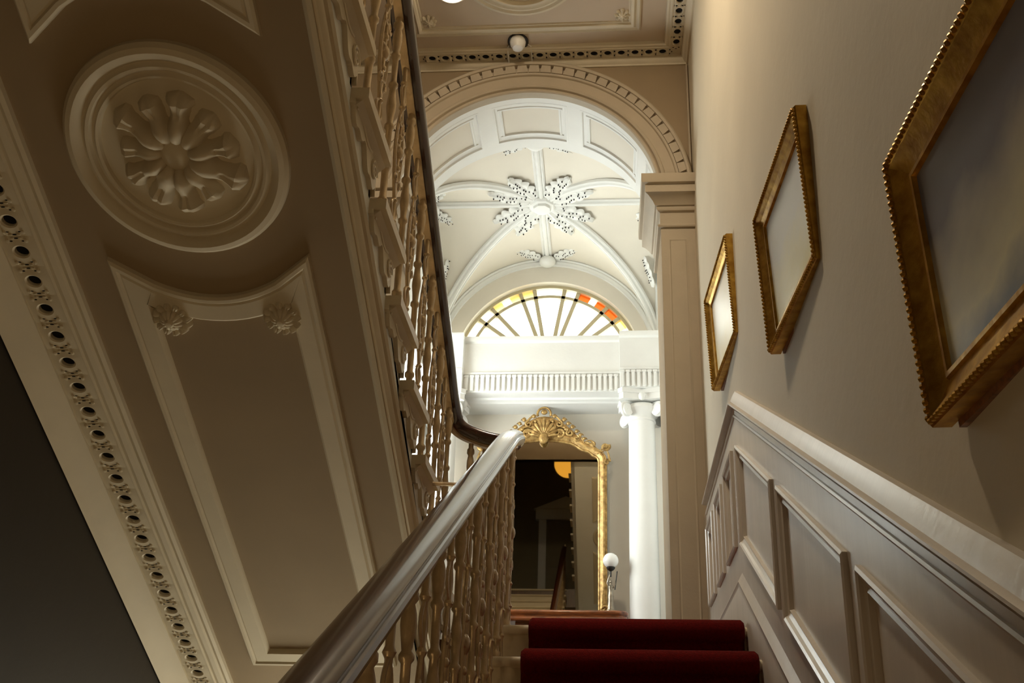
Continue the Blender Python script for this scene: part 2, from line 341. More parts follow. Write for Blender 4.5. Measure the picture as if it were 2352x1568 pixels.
# ------------------------------------------------------------------ arch mouldings
av = struct('trim_archivolt', None, None, 'moulded archivolt with a ring of dentils over the opening', (XC, YA, ZC))
def arc_frames(cx, cz, y, a0, a1, n): return [((cx, y, cz), (cos(a0+(a1-a0)*i/n), 0, sin(a0+(a1-a0)*i/n)), (0, -1, 0)) for i in range(n+1)]
MB().sweep([(.866, -.03), (.866, .025), (.872, .034), (.884, .036), (.893, .03), (.897, .046), (.908, .052), (.918, .05), (.923, .04), (.985, .045), (.99, .058), (1.004, .062), (1.008, .05), (1.052, .05), (1.054, .088), (1.068, .094), (1.08, .086), (1.085, .07), (1.085, 0)], arc_frames(XC, ZC, YA, RAD(4), RAD(176), 90)).build('arch_moulding', 'arch', av, ang=30)
dm = MB()
ND = 40; da = pi/ND
for (q, z0_, z1_) in ((.40, 0, .03),):
    dm.add([(1.006, -.038, 0), (1.054, -.0325, 0), (1.054, .0325, 0), (1.006, .038, 0), (1.006, -.0375, .022), (1.054, -.0305, .034), (1.054, .0305, .034), (1.006, .0375, .022)],
           [(0, 3, 2, 1), (4, 5, 6, 7), (0, 1, 5, 4), (1, 2, 6, 5), (2, 3, 7, 6), (3, 0, 4, 7)])
dme = dm.mesh('dentil', 'arch')
for i in range(1, ND-1):
    a = (i+.5)*da; rd = (cos(a), 0, sin(a)); tg = (sin(a), 0, -cos(a))
    inst('dentil', dme, frame((XC, YA-.045, ZC), rd, tg, (0, -1, 0)), av)
# coffered arch soffit
sof = struct('trim_arch_soffit', None, None, 'white arch soffit divided into sunk panels', (XC, (YA+YB)/2, ZC))
def cyl_strip(y0, y1, r0, r1, a0, a1, n=40):
    mb = MB(); fr = [((XC, 0, ZC), (cos(a0+(a1-a0)*i/n), 0, sin(a0+(a1-a0)*i/n)), (0, 1, 0)) for i in range(n+1)]
    return mb.sweep([(r0, y0), (r0, y1), (r1, y1), (r1, y0)], fr)
cyl_strip(YA, YA+.085, RI, RW+.01, RAD(5), RAD(175), 60).build('edge_band', 'white', sof)
cyl_strip(YB-.085, YB, RI, RW+.01, RAD(5), RAD(175), 60).build('edge_band', 'white', sof)
pc = [90+41*j for j in (-2, -1, 0, 1, 2)]
for j in range(6):
    a = 90+41*(j-2.5); a0, a1 = max(a-3.2, 5), min(a+3.2, 175)
    if a1 > a0: cyl_strip(YA+.085, YB-.085, RI, RW+.01, RAD(a0), RAD(a1), 6).build('cross_band', 'white', sof)
for a in pc:
    a0, a1 = max(RAD(a-17.3), RAD(6)), min(RAD(a+17.3), RAD(174))
    pn = cyl_strip(YA+.085, YB-.085, RW-.006, RW+.012, a0, a1, 16).build('panel', 'vault', sof)
    fr = []; n = 14; y0, y1 = YA+.085, YB-.085
    for (aa, yy, da_, dy_) in [(a0, y0, 1, 1)] + [(a0+(a1-a0)*i/n, y0, 0, 1) for i in range(1, n)] + [(a1, y0, -1, 1), (a1, y1, -1, -1)] + [(a1-(a1-a0)*i/n, y1, 0, -1) for i in range(1, n)] + [(a0, y1, 1, -1)]:
        rd = V((cos(aa), 0, sin(aa))); tg = V((-sin(aa), 0, cos(aa)))
        fr.append((V((XC, yy, ZC))+rd*(RW-.006), tg*da_+V((0, dy_, 0)), -rd))
    MB().sweep([(0, 0), (0, .024), (.014, .024), (.02, .012), (.05, .008), (.055, .014), (.066, .014), (.07, 0)], fr, loop=True).build('panel_moulding', 'white', pn)
# imposts on the piers
ip = [(0, 3.60), (.018, 3.602), (.022, 3.612), (.018, 3.622), (.004, 3.628), (.004, 3.715), (.02, 3.722), (.026, 3.735), (.026, 3.75), (.036, 3.752), (.05, 3.775), (.075, 3.80), (.098, 3.812), (.098, 3.868), (.118, 3.872), (.122, 3.885), (.122, 3.936), (0, 3.936)]
for side in (1, -1):
    im = struct('trim_impost', None, None, 'moulded impost cap on the %s pier of the arch' % ('right' if side > 0 else 'left'), (jx if side > 0 else 2*XC-jx, YA, 3.6))
    xw = W if side > 0 else LW; xj = jx if side > 0 else 2*XC-jx
    MB().sweep(ip, bandz(ip, [(xw, YA), (xj, YA), (xj, YB-.02)], [(0, -1), (-side, 0)])).build('impost_moulding', 'arch', im, ang=30)
    # sunk panel on the pier face
    x0, x1 = (jx+.045, W-.05) if side > 0 else (2*XC-jx-.3, 2*XC-jx-.045)
    fr = []
    for (x, z, dx, dz) in ((x0, 1.1, 1, 1), (x1, 1.1, -1, 1), (x1, 3.52, -1, -1), (x0, 3.52, 1, -1)): fr.append(((x, YA, z), (dx, 0, dz), (0, -1, 0)))
    MB().sweep([(0, 0), (.0, .006), (.006, .008), (.014, .004), (.016, 0)], fr, loop=True).build('pier_panel_moulding', 'arch', im)
    xa, xb = sorted((xj, xw)); BOX(xa, xb, YA-.004, YA+.01, ZL, 3.61).build('pier_face', 'arch', im)

# ------------------------------------------------------------------ ribbed vault
def vz(x, y): return VH*max(sqrt(max(0, 1-(x/VA)**2)), sqrt(max(0, 1-(y/VB)**2)))
NV = 28
vm_ = MB().grid(lambda a, b: (VC+VA*sin((a*2-1)*pi/2), VY+VB*sin((b*2-1)*pi/2), ZS+vz(VA*sin((a*2-1)*pi/2), VB*sin((b*2-1)*pi/2))), 2*NV, 2*NV)
vlt = struct('ceiling_vault', vm_, 'vault', 'pale groin vault with white ribs and a leafy central boss')
roof = struct('ceiling_vault_roof', BOX(bx0-.2, W+.2, YB, YE+.25, 5.15, 5.25), 'white')
ribp = [(-.042, -.01), (-.042, .012), (-.03, .022), (-.02, .014), (-.013, .03), (0, .036), (.013, .03), (.02, .014), (.03, .022), (.042, .012), (.042, -.01)]
def rib(dx, dy, straight):
    n = 20; fr = []
    for i in range(n+1):
        if straight:
            t = .06+.94*i/n; x, y, z = VA*dx*t, VB*dy*t, VH
            tn = V((VA*dx, VB*dy, 0)).normalized()
        else:
            ph = (.06+(.5*pi-.06)*i/n); t = sin(ph); x, y, z = VA*dx*t, VB*dy*t, VH*cos(ph)
            tn = V((VA*dx*cos(ph), VB*dy*cos(ph), -VH*sin(ph))).normalized()
        side = tn.cross(V((0, 0, 1))).normalized() if abs(tn.z) < .999 else V((VB*dy, -VA*dx, 0)).normalized()
        dn = tn.cross(side); dn = -dn if dn.z > 0 or (abs(dn.z) < .2 and dn.dot(V((dx, dy, 0))) > 0) else dn
        fr.append(((VC+x, VY+y, ZS+z), side, dn))
    return MB().sweep(ribp, fr)
for dx, dy, st in ((0, -1, 1), (0, 1, 1), (1, 0, 1), (-1, 0, 1), (1, 1, 0), (-1, 1, 0), (1, -1, 0), (-1, -1, 0)):
    rib(dx, dy, st).build('rib', 'white', vlt)
# wall arches
wp = [(0, -.01), (0, .03), (-.012, .036), (-.022, .026), (-.034, .03), (-.05, .022), (-.062, .022), (-.066, 0), (-.066, -.01)]
def wall_arch(c, ax, nrm, a, b):
    fr = []; n = 40
    for i in range(n+1):
        th = pi*i/n; d = V(ax)*cos(th)*a + V((0, 0, 1))*sin(th)*b
        rd = (V(ax)*cos(th)/a + V((0, 0, 1))*sin(th)/b).normalized(); fr.append((V(c)+d, rd, V(nrm)))
    return MB().sweep(wp, fr)
wall_arch((VC, YE, ZS), (1, 0, 0), (0, -1, 0), VA, VH).build('wall_rib', 'white', vlt)
wall_arch((VC, YB, ZS), (1, 0, 0), (0, 1, 0), VA, VH).build('wall_rib', 'white', vlt)
wall_arch((bx1, VY, ZS), (0, 1, 0), (-1, 0, 0), VB, VH).build('wall_rib', 'white', vlt)
wall_arch((bx0, VY, ZS), (0, 1, 0), (1, 0, 0), VB, VH).build('wall_rib', 'white', vlt)
zt = ZS+VH
bs = MB().lathe([(.115, .0), (.115, .03), (.10, .05), (.075, .055), (.07, .075), (.03, .085), (0, .085)], (VC, VY, zt), 8, (V((cos(pi/8), sin(pi/8), 0)), V((sin(pi/8), -cos(pi/8), 0)), V((0, 0, -1)))).build('boss', 'white', vlt, ang=20)
def acanthus(L, wd, h):
    # lobed plaster leaf; its holes are dark spots laid on top
    mb = MB(); NU, NVV = 36, 10
    def fn(a, b):
        s_ = b*2-1; env = sin(pi*min(1, a*.86+.12))**.75*(1-.25*a); lob = .55+.45*abs(sin(a*pi*4.5+.3))**.7
        y = s_*wd/2*env*lob; z = h*(.35+.65*(1-abs(s_)**1.6))*(.75+.25*cos(s_*9))*(1 if 0 < a < 1 else .3)
        if abs(s_) > .98: z = 0
        return (a*L + abs(s_)*.03*L*3*env, y, z)
    mb.grid(fn, NU, NVV); return mb
lf = acanthus(.37, .21, .030); lfm = lf.mesh('leaf', 'white')
eyes = MB()
rl = random.Random(5)
for i in range(8):
    for s_ in (-1, 1):
        a = .12+i*.095+rl.uniform(-.03, .03); eyes.lathe([(0, .0335), (.0045, .033), (.0055, .022)], (a*.36+.02, s_*rl.uniform(.012, .055)*(1-.05*i), 0), 6)
eym = eyes.mesh('leaf_shade_spots', 'hole_shade')  # near-black spots on the leaf paint the shade of its holes
def leaf_at(o, d, n, parent, sc=1.0):
    d = V(d).normalized(); n = V(n).normalized(); d = (d-n*d.dot(n)).normalized()
    l = inst('leaf', lfm, frame(V(o), d*sc, n.cross(d)*sc, n*sc), parent); inst('leaf_shade_spots', eym, WM[l].copy(), l)
for i in range(8):
    a = pi/8+i*pi/4 + (.10 if i % 2 == 0 else -.10)*(1 if i in (0, 3, 4, 7) else 1)
    d = V((VA*cos(a), VB*sin(a), 0)).normalized()
    p0 = V((VC, VY, 0))+d*.10; p1 = V((VC, VY, 0))+d*.48
    z0_ = ZS+vz(p0.x-VC, p0.y-VY); z1_ = ZS+vz(p1.x-VC, p1.y-VY)
    A = V((p0.x, p0.y, z0_)); B = V((p1.x, p1.y, z1_)); dd = (B-A).normalized(); sd = V((0, 0, 1)).cross(dd).normalized(); nn = dd.cross(sd); nn = -nn if nn.z > 0 else nn
    leaf_at(A+nn*.012, dd, nn, vlt, 1.0)
for (c, axv, inn) in (((VC, YE-.03, zt-.01), V((1, 0, 0)), V((0, -1, 0))), ((VC, YB+.03, zt-.01), V((1, 0, 0)), V((0, 1, 0))), ((bx1-.03, VY, zt-.01), V((0, 1, 0)), V((-1, 0, 0))), ((bx0+.03, VY, zt-.01), V((0, 1, 0)), V((1, 0, 0)))):
    MB().ball(V(c)+inn*.03+V((0, 0, -.04)), (.075, .075, .05), 14, 8).build('end_boss', 'white', vlt)
    for s_ in (-1, 1):
        d = inn*.55+axv*s_*.85; leaf_at(V(c)+d*.07+V((0, 0, -.008)), d+V((0, 0, -.10)), V((0, 0, -1)), vlt, .72)
# leaves low on the right hand haunches, beside the springing
for sy, sx in ((1, 1), (-1, 1), (1, -1), (-1, -1)):
    ph = 1.12; x, y, z = VA*sx*sin(ph), VB*sy*sin(ph)*.80, VH*sqrt(max(0, 1-(sin(ph)*.80)**2))
    leaf_at((VC+x*1.06, VY+y, ZS+z*.80), (-.15*sx, -.3*sy, 1), (-sx, 0, -.35), vlt, .85)

# ------------------------------------------------------------------ fanlight window
fan = struct('window_1', None, None, 'semicircular fanlight with radiating bars and amber edge panes', (FCX, YE+.1, FCZ))
YG = YE+.10
def ringbar(r0, r1, name, d=.02):
    fr = arc_frames(FCX, FCZ, YG, 0, pi, 48); MB().sweep([(r0, -d), (r0, d), (r1, d), (r1, -d)], fr).build(name, 'bar', fan)
ringbar(.785, .815, 'window_frame', .035); ringbar(.695, .721, 'glazing_ring')
bars = [0, 38, 49, 70.5, 80, 100, 109.5, 131, 142, 180]
for a in bars[1:-1]:
    t = RAD(a); d = V((cos(t), 0, sin(t))); q = V((-sin(t), 0, cos(t))); o = V((FCX, YG, FCZ)); wb = .017
    MB().prism([o+d*.10+q*wb+V((0, -.02, 0)), o+d*.79+q*wb+V((0, -.02, 0)), o+d*.79-q*wb+V((0, -.02, 0)), o+d*.10-q*wb+V((0, -.02, 0))], (0, .04, 0)).build('glazing_bar', 'bar', fan)
BOX(FCX-FR, FCX+FR, YG-.04, YG+.04, FCZ-.03, FCZ+.03).build('window_sill', 'bar', fan)
MB().prism([(x, YG-.015, z) for x, z in arc((FCX, FCZ), .10, 0, pi, 12)], (0, .03, 0)).build('hub', 'bar', fan)
def pane(r0, r1, a0, a1, m):
    pts = [(FCX+r1*cos(RAD(a0+(a1-a0)*i/8)), YG, FCZ+r1*sin(RAD(a0+(a1-a0)*i/8))) for i in range(9)] + [(FCX+r0*cos(RAD(a1+(a0-a1)*i/8)), YG, FCZ+r0*sin(RAD(a1+(a0-a1)*i/8))) for i in range(9)]
    MB().prism(pts, (0, .004, 0)).build('pane', m, fan)
for a0, a1 in zip(bars[:-1], bars[1:]): pane(.10, .703, a0, a1, 'glass')
def disc(a, r, rad, m):
    t = RAD(a); c = (FCX+r*cos(t), YG-.004, FCZ+r*sin(t)); MB().lathe([(rad, 0), (rad, .003)], c, 18, (V((1, 0, 0)), V((0, 0, 1)), V((0, -1, 0)))).build('glass_disc', m, fan)
for a0, a1, m in ((0, 30, 'glass'), (30, 38, 'pale_amber'), (38, 49, 'amber'), (49, 57, 'amber'), (57, 62, 'glass'), (62, 70.5, 'amber'), (70.5, 80, 'glass'), (80, 100, 'glass'), (100, 109.5, 'pale_amber'), (109.5, 117, 'pale_amber'), (117, 123, 'glass'), (123, 131, 'pale_amber'), (131, 142, 'glass'), (142, 180, 'glass')):
    pane(.715, .787, a0, a1, m)
# side window of the bay
sw = struct('window_2', None, None, 'tall side window of the vaulted bay', (bx0-.1, (wy0+wy1)/2, wz0))
fx0, fx1 = bx0-.12, bx0-.07
for b_ in ((wy0, wy0+.05, wz0, wz1), (wy1-.05, wy1, wz0, wz1), (wy0, wy1, wz0, wz0+.05), (wy0, wy1, wz1-.05, wz1)): BOX(fx0, fx1, *b_).build('window_frame', 'white', sw)
for i in (1, 2): yy = wy0+(wy1-wy0)*i/3; BOX(fx0+.01, fx1-.01, yy-.012, yy+.012, wz0, wz1).build('glazing_bar', 'white', sw)
for i in (1, 2, 3): zz = wz0+(wz1-wz0)*i/4; BOX(fx0+.01, fx1-.01, wy0, wy1, zz-.012, zz+.012).build('glazing_bar', 'white', sw)
for i in range(3):
    for j in range(4):
        BOX(bx0-.097, bx0-.093, wy0+(wy1-wy0)*i/3, wy0+(wy1-wy0)*(i+1)/3, wz0+(wz1-wz0)*j/4, wz0+(wz1-wz0)*(j+1)/4).build('pane', 'glass', sw)

# ------------------------------------------------------------------ entablature and columns
ent = struct('trim_entablature', None, None, 'white entablature with a fluted band across the bay', (VC, 7.6, 3.2))
cxr, cxl = .29, -1.31
def ent_seg(x0, x1, yf, nm):
    pr = [(yf, 3.335), (yf, 3.485), (yf-.012, 3.49), (yf-.016, 3.505), (yf, 3.515), (yf, 3.775), (yf-.02, 3.785), (yf-.026, 3.80), (yf-.026, 3.826), (YE, 3.826), (YE, 3.318), (yf+.20, 3.318), (yf+.19, 3.326), (yf+.15, 3.330), (yf+.14, 3.345), (yf+.03, 3.345), (yf+.02, 3.335)]
    MB().prism([(x0, y, z) for y, z in pr], (x1-x0, 0, 0)).build(nm, 'white', ent)
XB = .115; XBl = 2*VC-XB-.02
ent_seg(XBl, XB, 7.53, 'entablature_body'); ent_seg(XB, bx1, 7.45, 'entablature_block'); ent_seg(bx0, XBl, 7.45, 'entablature_block')
fm = MB(); fm.box(-.0125, .0125, -.022, 0, 0, .125); fm.box(-.017, .017, -.026, 0, .118, .135)
fme = fm.mesh('flute_block', 'white')
x = XBl+.03
while x < XB-.01: inst('flute_block', fme, Matrix.Translation((x, 7.53, 3.342)), ent); x += .0432
x = XB+.02
while x < bx1: inst('flute_block', fme, Matrix.Translation((x, 7.45, 3.342)), ent); x += .0432
def column(cx, lab):
    cy = 7.63; t = thing('ionic_column', lab, 'column', (cx, cy, ZL), 'ionic columns flanking the mirror')
    b = MB(); b.box(cx-.16, cx+.16, cy-.16, cy+.16, ZL, ZL+.06); b.lathe([(.155, ZL+.06), (.16, ZL+.085), (.15, ZL+.11), (.128, ZL+.125), (.13, ZL+.145), (.138, ZL+.16), (.13, ZL+.18), (.118, ZL+.19)], (cx, cy, 0), 32); b.build('base', 'white', t)
    MB().lathe([(.118, ZL+.18)] + [(.1165-.013*(i/12)**1.6, ZL+.2+(3.09-ZL-.2)*i/12) for i in range(13)] + [(.112, 3.095), (.112, 3.112), (.104, 3.118)], (cx, cy, 0), 40).build('shaft', 'white', t)
    cap = MB(); cap.lathe([(.104, 3.11), (.11, 3.13), (.14, 3.165), (.15, 3.19), (.145, 3.215), (.13, 3.23)], (cx, cy, 0), 32)
    pts = []
    for k in range(4):
        a = pi/4+k*pi/2
        for dd in (-.10, .10): pts.append((cx+.235*cos(a+dd), cy+.235*sin(a+dd)))
        pts.append((cx+.145*cos(a+pi/4), cy+.145*sin(a+pi/4)))
    cap.prism([(x, y, 3.245) for x, y in pts], (0, 0, .05)); cap.prism([(cx+(x-cx)*1.05, cy+(y-cy)*1.05, 3.295) for x, y in pts], (0, 0, .04))
    cp_ = cap.build('capital', 'white', t, ang=30)
    for k in range(4):
        a = pi/4+k*pi/2; d = V((cos(a), sin(a), 0)); c = V((cx, cy, 3.165))+d*.175; path = []; rad = []
        for i in range(40):
            th = pi*.5 - i/39*4.6*pi/2*1.25; rr = .062*(1-i/46); path.append(c+d*rr*cos(th)+V((0, 0, rr*sin(th)))); rad.append(.013*(1-.4*i/39))
        path = [V((cx, cy, 3.228))+d*.06] + path; rad = [.013]+rad
        vo = MB(); vo.tube(path, rad, 8); q = V((-d.y, d.x, 0)); vo.lathe([(.05, -.022), (.055, 0), (.05, .022)], c, 18, (d, V((0, 0, 1)), q)); vo.ball(c, .026, 10, 8)
        vo.build('volute', 'white', cp_)
        a2 = a+pi/4; d2 = V((cos(a2), sin(a2), 0)); MB().ball(V((cx, cy, 3.27))+d2*.155, (.03, .03, .035), 10, 8).build('flower', 'white', cp_)
column(cxr, 'white ionic column standing between the gilt mirror and the right pier')
column(cxl, 'white ionic column half hidden behind the rising flight of stairs')

# ------------------------------------------------------------------ wainscot on the right wall
wain = struct('trim_wainscot', None, None, 'cream panelled wainscot climbing beside the stairs', (W, 3, ZL))
YK = 4.09
def wz(c, y): return c+T*y
def wpoly(pts, x0, x1, nm, par, m='wain'): return MB().prism([(x0, y, z) for y, z in pts], (x1-x0, 0, 0)).build(nm, m, par)
ys0 = -.6; yl1 = YA
LPT, LPB, LDB, LDT = 1.58, 1.15, 1.655, 1.785   # landing panel top/bottom, dado bottom/top
wpoly([(ys0, wz(-1.45, ys0)), (YK, wz(-1.45, YK)), (YK, wz(-.44, YK)), (ys0, wz(-.44, ys0))], W-.006, W+.02, 'backing', wain)
wpoly([(YK, ZL), (yl1, ZL), (yl1, 1.70), (YK, 1.74)], W-.006, W+.02, 'backing', wain)
XS = W-.020
wpoly([(ys0, wz(-.614, ys0)), (YK, wz(-.614, YK)), (YK, wz(-.46, YK)), (ys0, wz(-.46, ys0))], XS, W+.01, 'top_rail', wain)
wpoly([(ys0, wz(-1.24, ys0)), (YK, wz(-1.24, YK)), (YK, wz(-1.047, YK)), (ys0, wz(-1.047, ys0))], XS, W+.01, 'bottom_rail', wain)
wpoly([(YK, LPT), (yl1, LPT), (yl1, 1.70), (YK, 1.70)], XS, W+.01, 'top_rail', wain)
wpoly([(YK, ZL), (yl1, ZL), (yl1, LPB), (YK, LPB)], XS, W+.01, 'bottom_rail', wain)
slope_panels = [(3.25, 4.05), (2.325, 3.14), (1.40, 2.215), (.48, 1.295), (-.44, .37)]
edges = [4.05+.0] 
for (a, b) in slope_panels:
    pass
st = [(4.05, YK)] + [(slope_panels[i+1][1], slope_panels[i][0]) for i in range(4)]
for (a, b) in st: wpoly([(a, wz(-1.047, a)), (b, wz(-1.047, b)), (b, wz(-.614, b)), (a, wz(-.614, a))], XS, W+.01, 'stile', wain)
lp = [(4.21, 4.53), (4.66, 4.95), (5.08, 5.40)]
ls = [(YK, 4.21), (4.53, 4.66), (4.95, 5.08), (5.40, yl1)]
for (a, b) in ls: wpoly([(a, LPB), (b, LPB), (b, LPT), (a, LPT)], XS, W+.01, 'stile', wain)
pprof = [(0, 0), (0, .012), (.008, .016), (.016, .012), (.022, .004), (.034, -.002), (.042, .002), (.046, -.012), (0, -.012)]
def wpanel(qs, par):       # qs: 4 (y,z) corners, anticlockwise looking along +X
    ctr = (sum(q[0] for q in qs)/4, sum(q[1] for q in qs)/4); n = 4; fr = []
    area_ = sum(qs[i][0]*qs[(i+1) % 4][1]-qs[(i+1) % 4][0]*qs[i][1] for i in range(4)); sg = 1 if area_ > 0 else -1
    for i in range(4):
        p = V(qs[i]).to_3d(); a = (V(qs[i])-V(qs[i-1])).normalized(); b = (V(qs[(i+1) % 4])-V(qs[i])).normalized()
        na = V((-a.y, a.x))*sg; nb = V((-b.y, b.x))*sg; d = (na+nb)/(1+na.dot(nb))
        fr.append(((XS, qs[i][0], qs[i][1]), (0, d.x, d.y), (-1, 0, 0)))
    pn = wpoly(qs, W-.009, W+.005, 'panel', par); MB().sweep(pprof, fr, loop=True).build('panel_moulding', 'wain', pn, ang=25)
for (a, b) in slope_panels: wpanel([(a, wz(-1.047, a)), (b, wz(-1.047, b)), (b, wz(-.614, b)), (a, wz(-.614, a))], wain)
for (a, b) in lp: wpanel([(a, LPB), (b, LPB), (b, LPT), (a, LPT)], wain)
def shear_sweep(prof, path, x0):     # prof (out, dz); path (y,z)
    return MB().sweep(prof, [((x0, y, z), (-1, 0, 0), (0, 0, 1)) for y, z in path])
dp = [(0, 0), (.014, 0), (.022, .003), (.025, .009), (.021, .015), (.010, .018), (.008, .05), (.016, .058), (.036, .059), (.042, .063), (.042, .070), (.036, .075), (.031, .077), (.028, .085), (.020, .105), (.010, .124), (-.005, .127)]
dado = struct('trim_dado_rail', shear_sweep(dp, [(ys0, wz(-.497, ys0)), (YK, wz(-.497, YK)), (YA-.17, LDB), ], W-.004), 'wain', 'glossy cream dado rail kinked where the stairs meet the landing')
bp_ = [(0, 0), (.035, 0), (.035, .26), (.03, .275), (.034, .288), (.026, .30), (.018, .32), (.012, .335), (0, .338)]
struct('baseboard_right', shear_sweep(bp_, [(ys0, wz(-1.503, ys0)), (YK+.03, wz(-1.503, YK+.03)), (YA-.03, ZL-.10+.02)], W-.004), 'wain', 'moulded skirting board rising along the stairs')

# ------------------------------------------------------------------ lower flight
def nosing_prof(y0, y1, z, th):     # tread section, nosing at y0 (front), rounded
    r = th/2; return [(y0+r - r*cos(a), z-r+r*sin(a)) for a in [pi*.5*(-1)+pi*i/8 for i in range(9)]] + [(y1, z), (y1, z-th)]
lo = thing('staircase', 'lower flight of cream painted stairs below the arch', 'staircase', (0, 2, ZF))
XSL = -.425
for n in range(1, 14):
    zn = ZF+H1*n; yn = YT-R1*(13-n)
    if n < 13:
        p = nosing_prof(yn-.03, yn+R1+.02, zn, .036); MB().prism([(XSL-.045, y, z) for y, z in p], (W-.03-XSL+.045, 0, 0)).build('tread', 'string', lo)
    else:
        p = nosing_prof(yn-.03, yn+.08, zn+.001, .036); MB().prism([(XSL-.045, y, z) for y, z in p], (W-.03-XSL+.045, 0, 0)).build('tread', 'string', lo)
    BOX(XSL, W-.03, yn, yn+.025, zn-H1-.005, zn-.034).build('riser', 'string', lo)
pts = [(YT-R1*12, ZF)]
for n in range(1, 14): yn = YT-R1*(13-n); pts += [(yn+.002, ZF+H1*(n-1)), (yn+.002, ZF+H1*n-.036)]
pts = [(YT-R1*12+.002, ZF)] + pts[2:] + [(YT+.35, ZL-.036), (YT+.35, ZL-.34), (YT-.1, ZL-.34), (.75, ZF)]
MB().prism([(XSL-.02, y, z) for y, z in pts], (.04, 0, 0)).build('string_board', 'string', lo)
BOX(-.46, W-.01, YT+.026, YT+.06, ZL-.32, ZL-.03).build('landing_fascia', 'string', lo)
# runner
ro = []
TH = .026
for n in range(1, 14):
    zn = ZF+H1*n; yn = YT-R1*(13-n); yf = yn-.03
    ro += [(yn, zn-H1+.0), (yn, zn-.05)]
    ro += [(yf+.018-.018*cos(a), zn-.018+.018*sin(a)) for a in [-pi*.45+pi*.95*i/6 for i in range(7)]]
ro.append((5.2, ZL+.001)); 
def offs(pl, d):
    o = []
    for i, p in enumerate(pl):
        a = V(pl[i])-V(pl[max(i-1, 0)]); b = V(pl[min(i+1, len(pl)-1)])-V(pl[i])
        na = V((-a.y, a.x)).normalized() if a.length > 1e-6 else None; nb = V((-b.y, b.x)).normalized() if b.length > 1e-6 else None
        na = na or nb; nb = nb or na; q = (na+nb)/max(.35, 1+na.dot(nb)); o.append((p[0]+q.x*d, p[1]+q.y*d))
    return o
ro = offs(ro, .003); ou = offs(ro, TH); rn = MB(); xl, xr = -.297, .520; xs = [xl, xl+.012, xr-.012, xr]; n = len(ro); vs = []
for (x, lst) in ((xl, ro), (xl, offs(ro, TH*.6)), (xl+.012, ou), (xr-.012, ou), (xr, offs(ro, TH*.6)), (xr, ro)): vs += [(x, y, z) for y, z in lst]
rn.add(vs, [(j*n+i, j*n+i+1, (j+1)*n+i+1, (j+1)*n+i) for j in range(5) for i in range(n-1)])
tag(rn.build('stair_runner', 'carpet', ang=60), 'deep red carpet runner climbing the middle of the lower stairs', 'carpet')

# ------------------------------------------------------------------ upper flight with decorated soffit
upf = thing('staircase', 'upper flight rising overhead with scrolled brackets and a decorated plaster soffit', 'staircase', (-1.2, 4.4, ZL))
NU2 = 19; C2 = ZL2+H2/R2*Y20*1.0
XN, XST = -.648, -.70
CS = 2.85
def treadprof2(yn, z, th=.034): r = th/2; return [(yn-r+r*cos(a), z-r+r*sin(a)) for a in [-pi/2+pi*i/8 for i in range(9)]] + [(yn-R2-.03, z), (yn-R2-.03, z-th)]
XLW = LW+.008
trm = MB().prism([(XLW-XN, y, z) for y, z in treadprof2(0, 0)], (XN-XLW, 0, 0)); 
trm.prism([(-.052, -.01, -.034), (-.018, -.01, -.034), (-.040, -.01, -.054), (-.052, -.01, -.058)], (0, -R2-.01, 0))
trme = trm.mesh('tread', 'string')
# scrolled bracket
bk = [(-.012, -.034), (-R2-.01, -.034), (-R2-.01, -.050)]
for i in range(25):
    t = i/24; y = -R2+.0+(R2-.02)*t; z = -.055-.085*t**.8-.020*sin(t*pi*3.2)-.012*sin(t*pi*7)
    bk.append((y, z))
bk.append((-.012, -.155))
bkm = MB().prism([(0, y, z) for y, z in bk], (.016, 0, 0)); 
sp_ = []
for i in range(26): th = i/25*3.6*pi; rr = .034*(1-i/30); sp_.append((.018, -.055+rr*cos(th), -.092+rr*sin(th)))
bkm.tube(sp_, .0055, 6); bkm.tube([(.016, -.09-.2*i/12, -.052-.012*sin(i/12*pi*2)) for i in range(13)], .005, 6)
bkme = bkm.mesh('bracket', 'string')
for n in range(1, NU2+1):
    yn = Y20-R2*n; zn = ZL2+H2*n
    inst('tread', trme, Matrix.Translation((XN, yn, zn)), upf)
    BOX(XLW, XST, yn-.05, yn-.026, zn-H2, zn-.03).build('riser', 'string', upf)
    inst('bracket', bkme, Matrix.Translation((XST-.001, yn-.02, zn)), upf)
pts = []
for n in range(1, NU2+1): yn = Y20-R2*n; pts += [(yn-.024, ZL2+H2*(n-1)), (yn-.024, ZL2+H2*n-.03)]
ye = Y20-R2*NU2-.4
pts += [(ye, ZL2+H2*NU2-.03), (ye, CS+.02-T*ye), (4.5, CS+.02-T*4.5), (4.66, .46), (Y20-R2, .46)]
MB().prism([(XST-.05, y, z) for y, z in pts], (.05, 0, 0)).build('string_board', 'white', upf)
def ln2(c, y): return c-T*y
sb = [(0, 0), (.012, 0), (.02, .01), (.024, .024), (.016, .034), (.012, .04), (.012, .058), (.024, .066), (.03, .08), (.024, .094), (.01, .10), (.008, .125), (.0, .128)]
MB().sweep(sb, [((XST-.004, y, ln2(CS-.005, y)), (1, 0, 0), (0, 0, 1)) for y in (ye, 4.62)]).build('string_moulding', 'string', upf, ang=25)
# soffit slab
def SP(x, s, h=0): return V((x, s*CA-h*SA, CS-s*SA-h*CA))
ND_ = V((0, -SA, -CA)); SD = V((0, CA, -SA)); XD = V((1, 0, 0))
s0, s1 = -1.2, 5.12
sl = MB().prism([SP(XST-.0, s0), SP(XST-.0, s1), SP(XLW, s1), SP(XLW, s0)], -ND_*.04)
so = sl.build('soffit', 'taupe', upf)
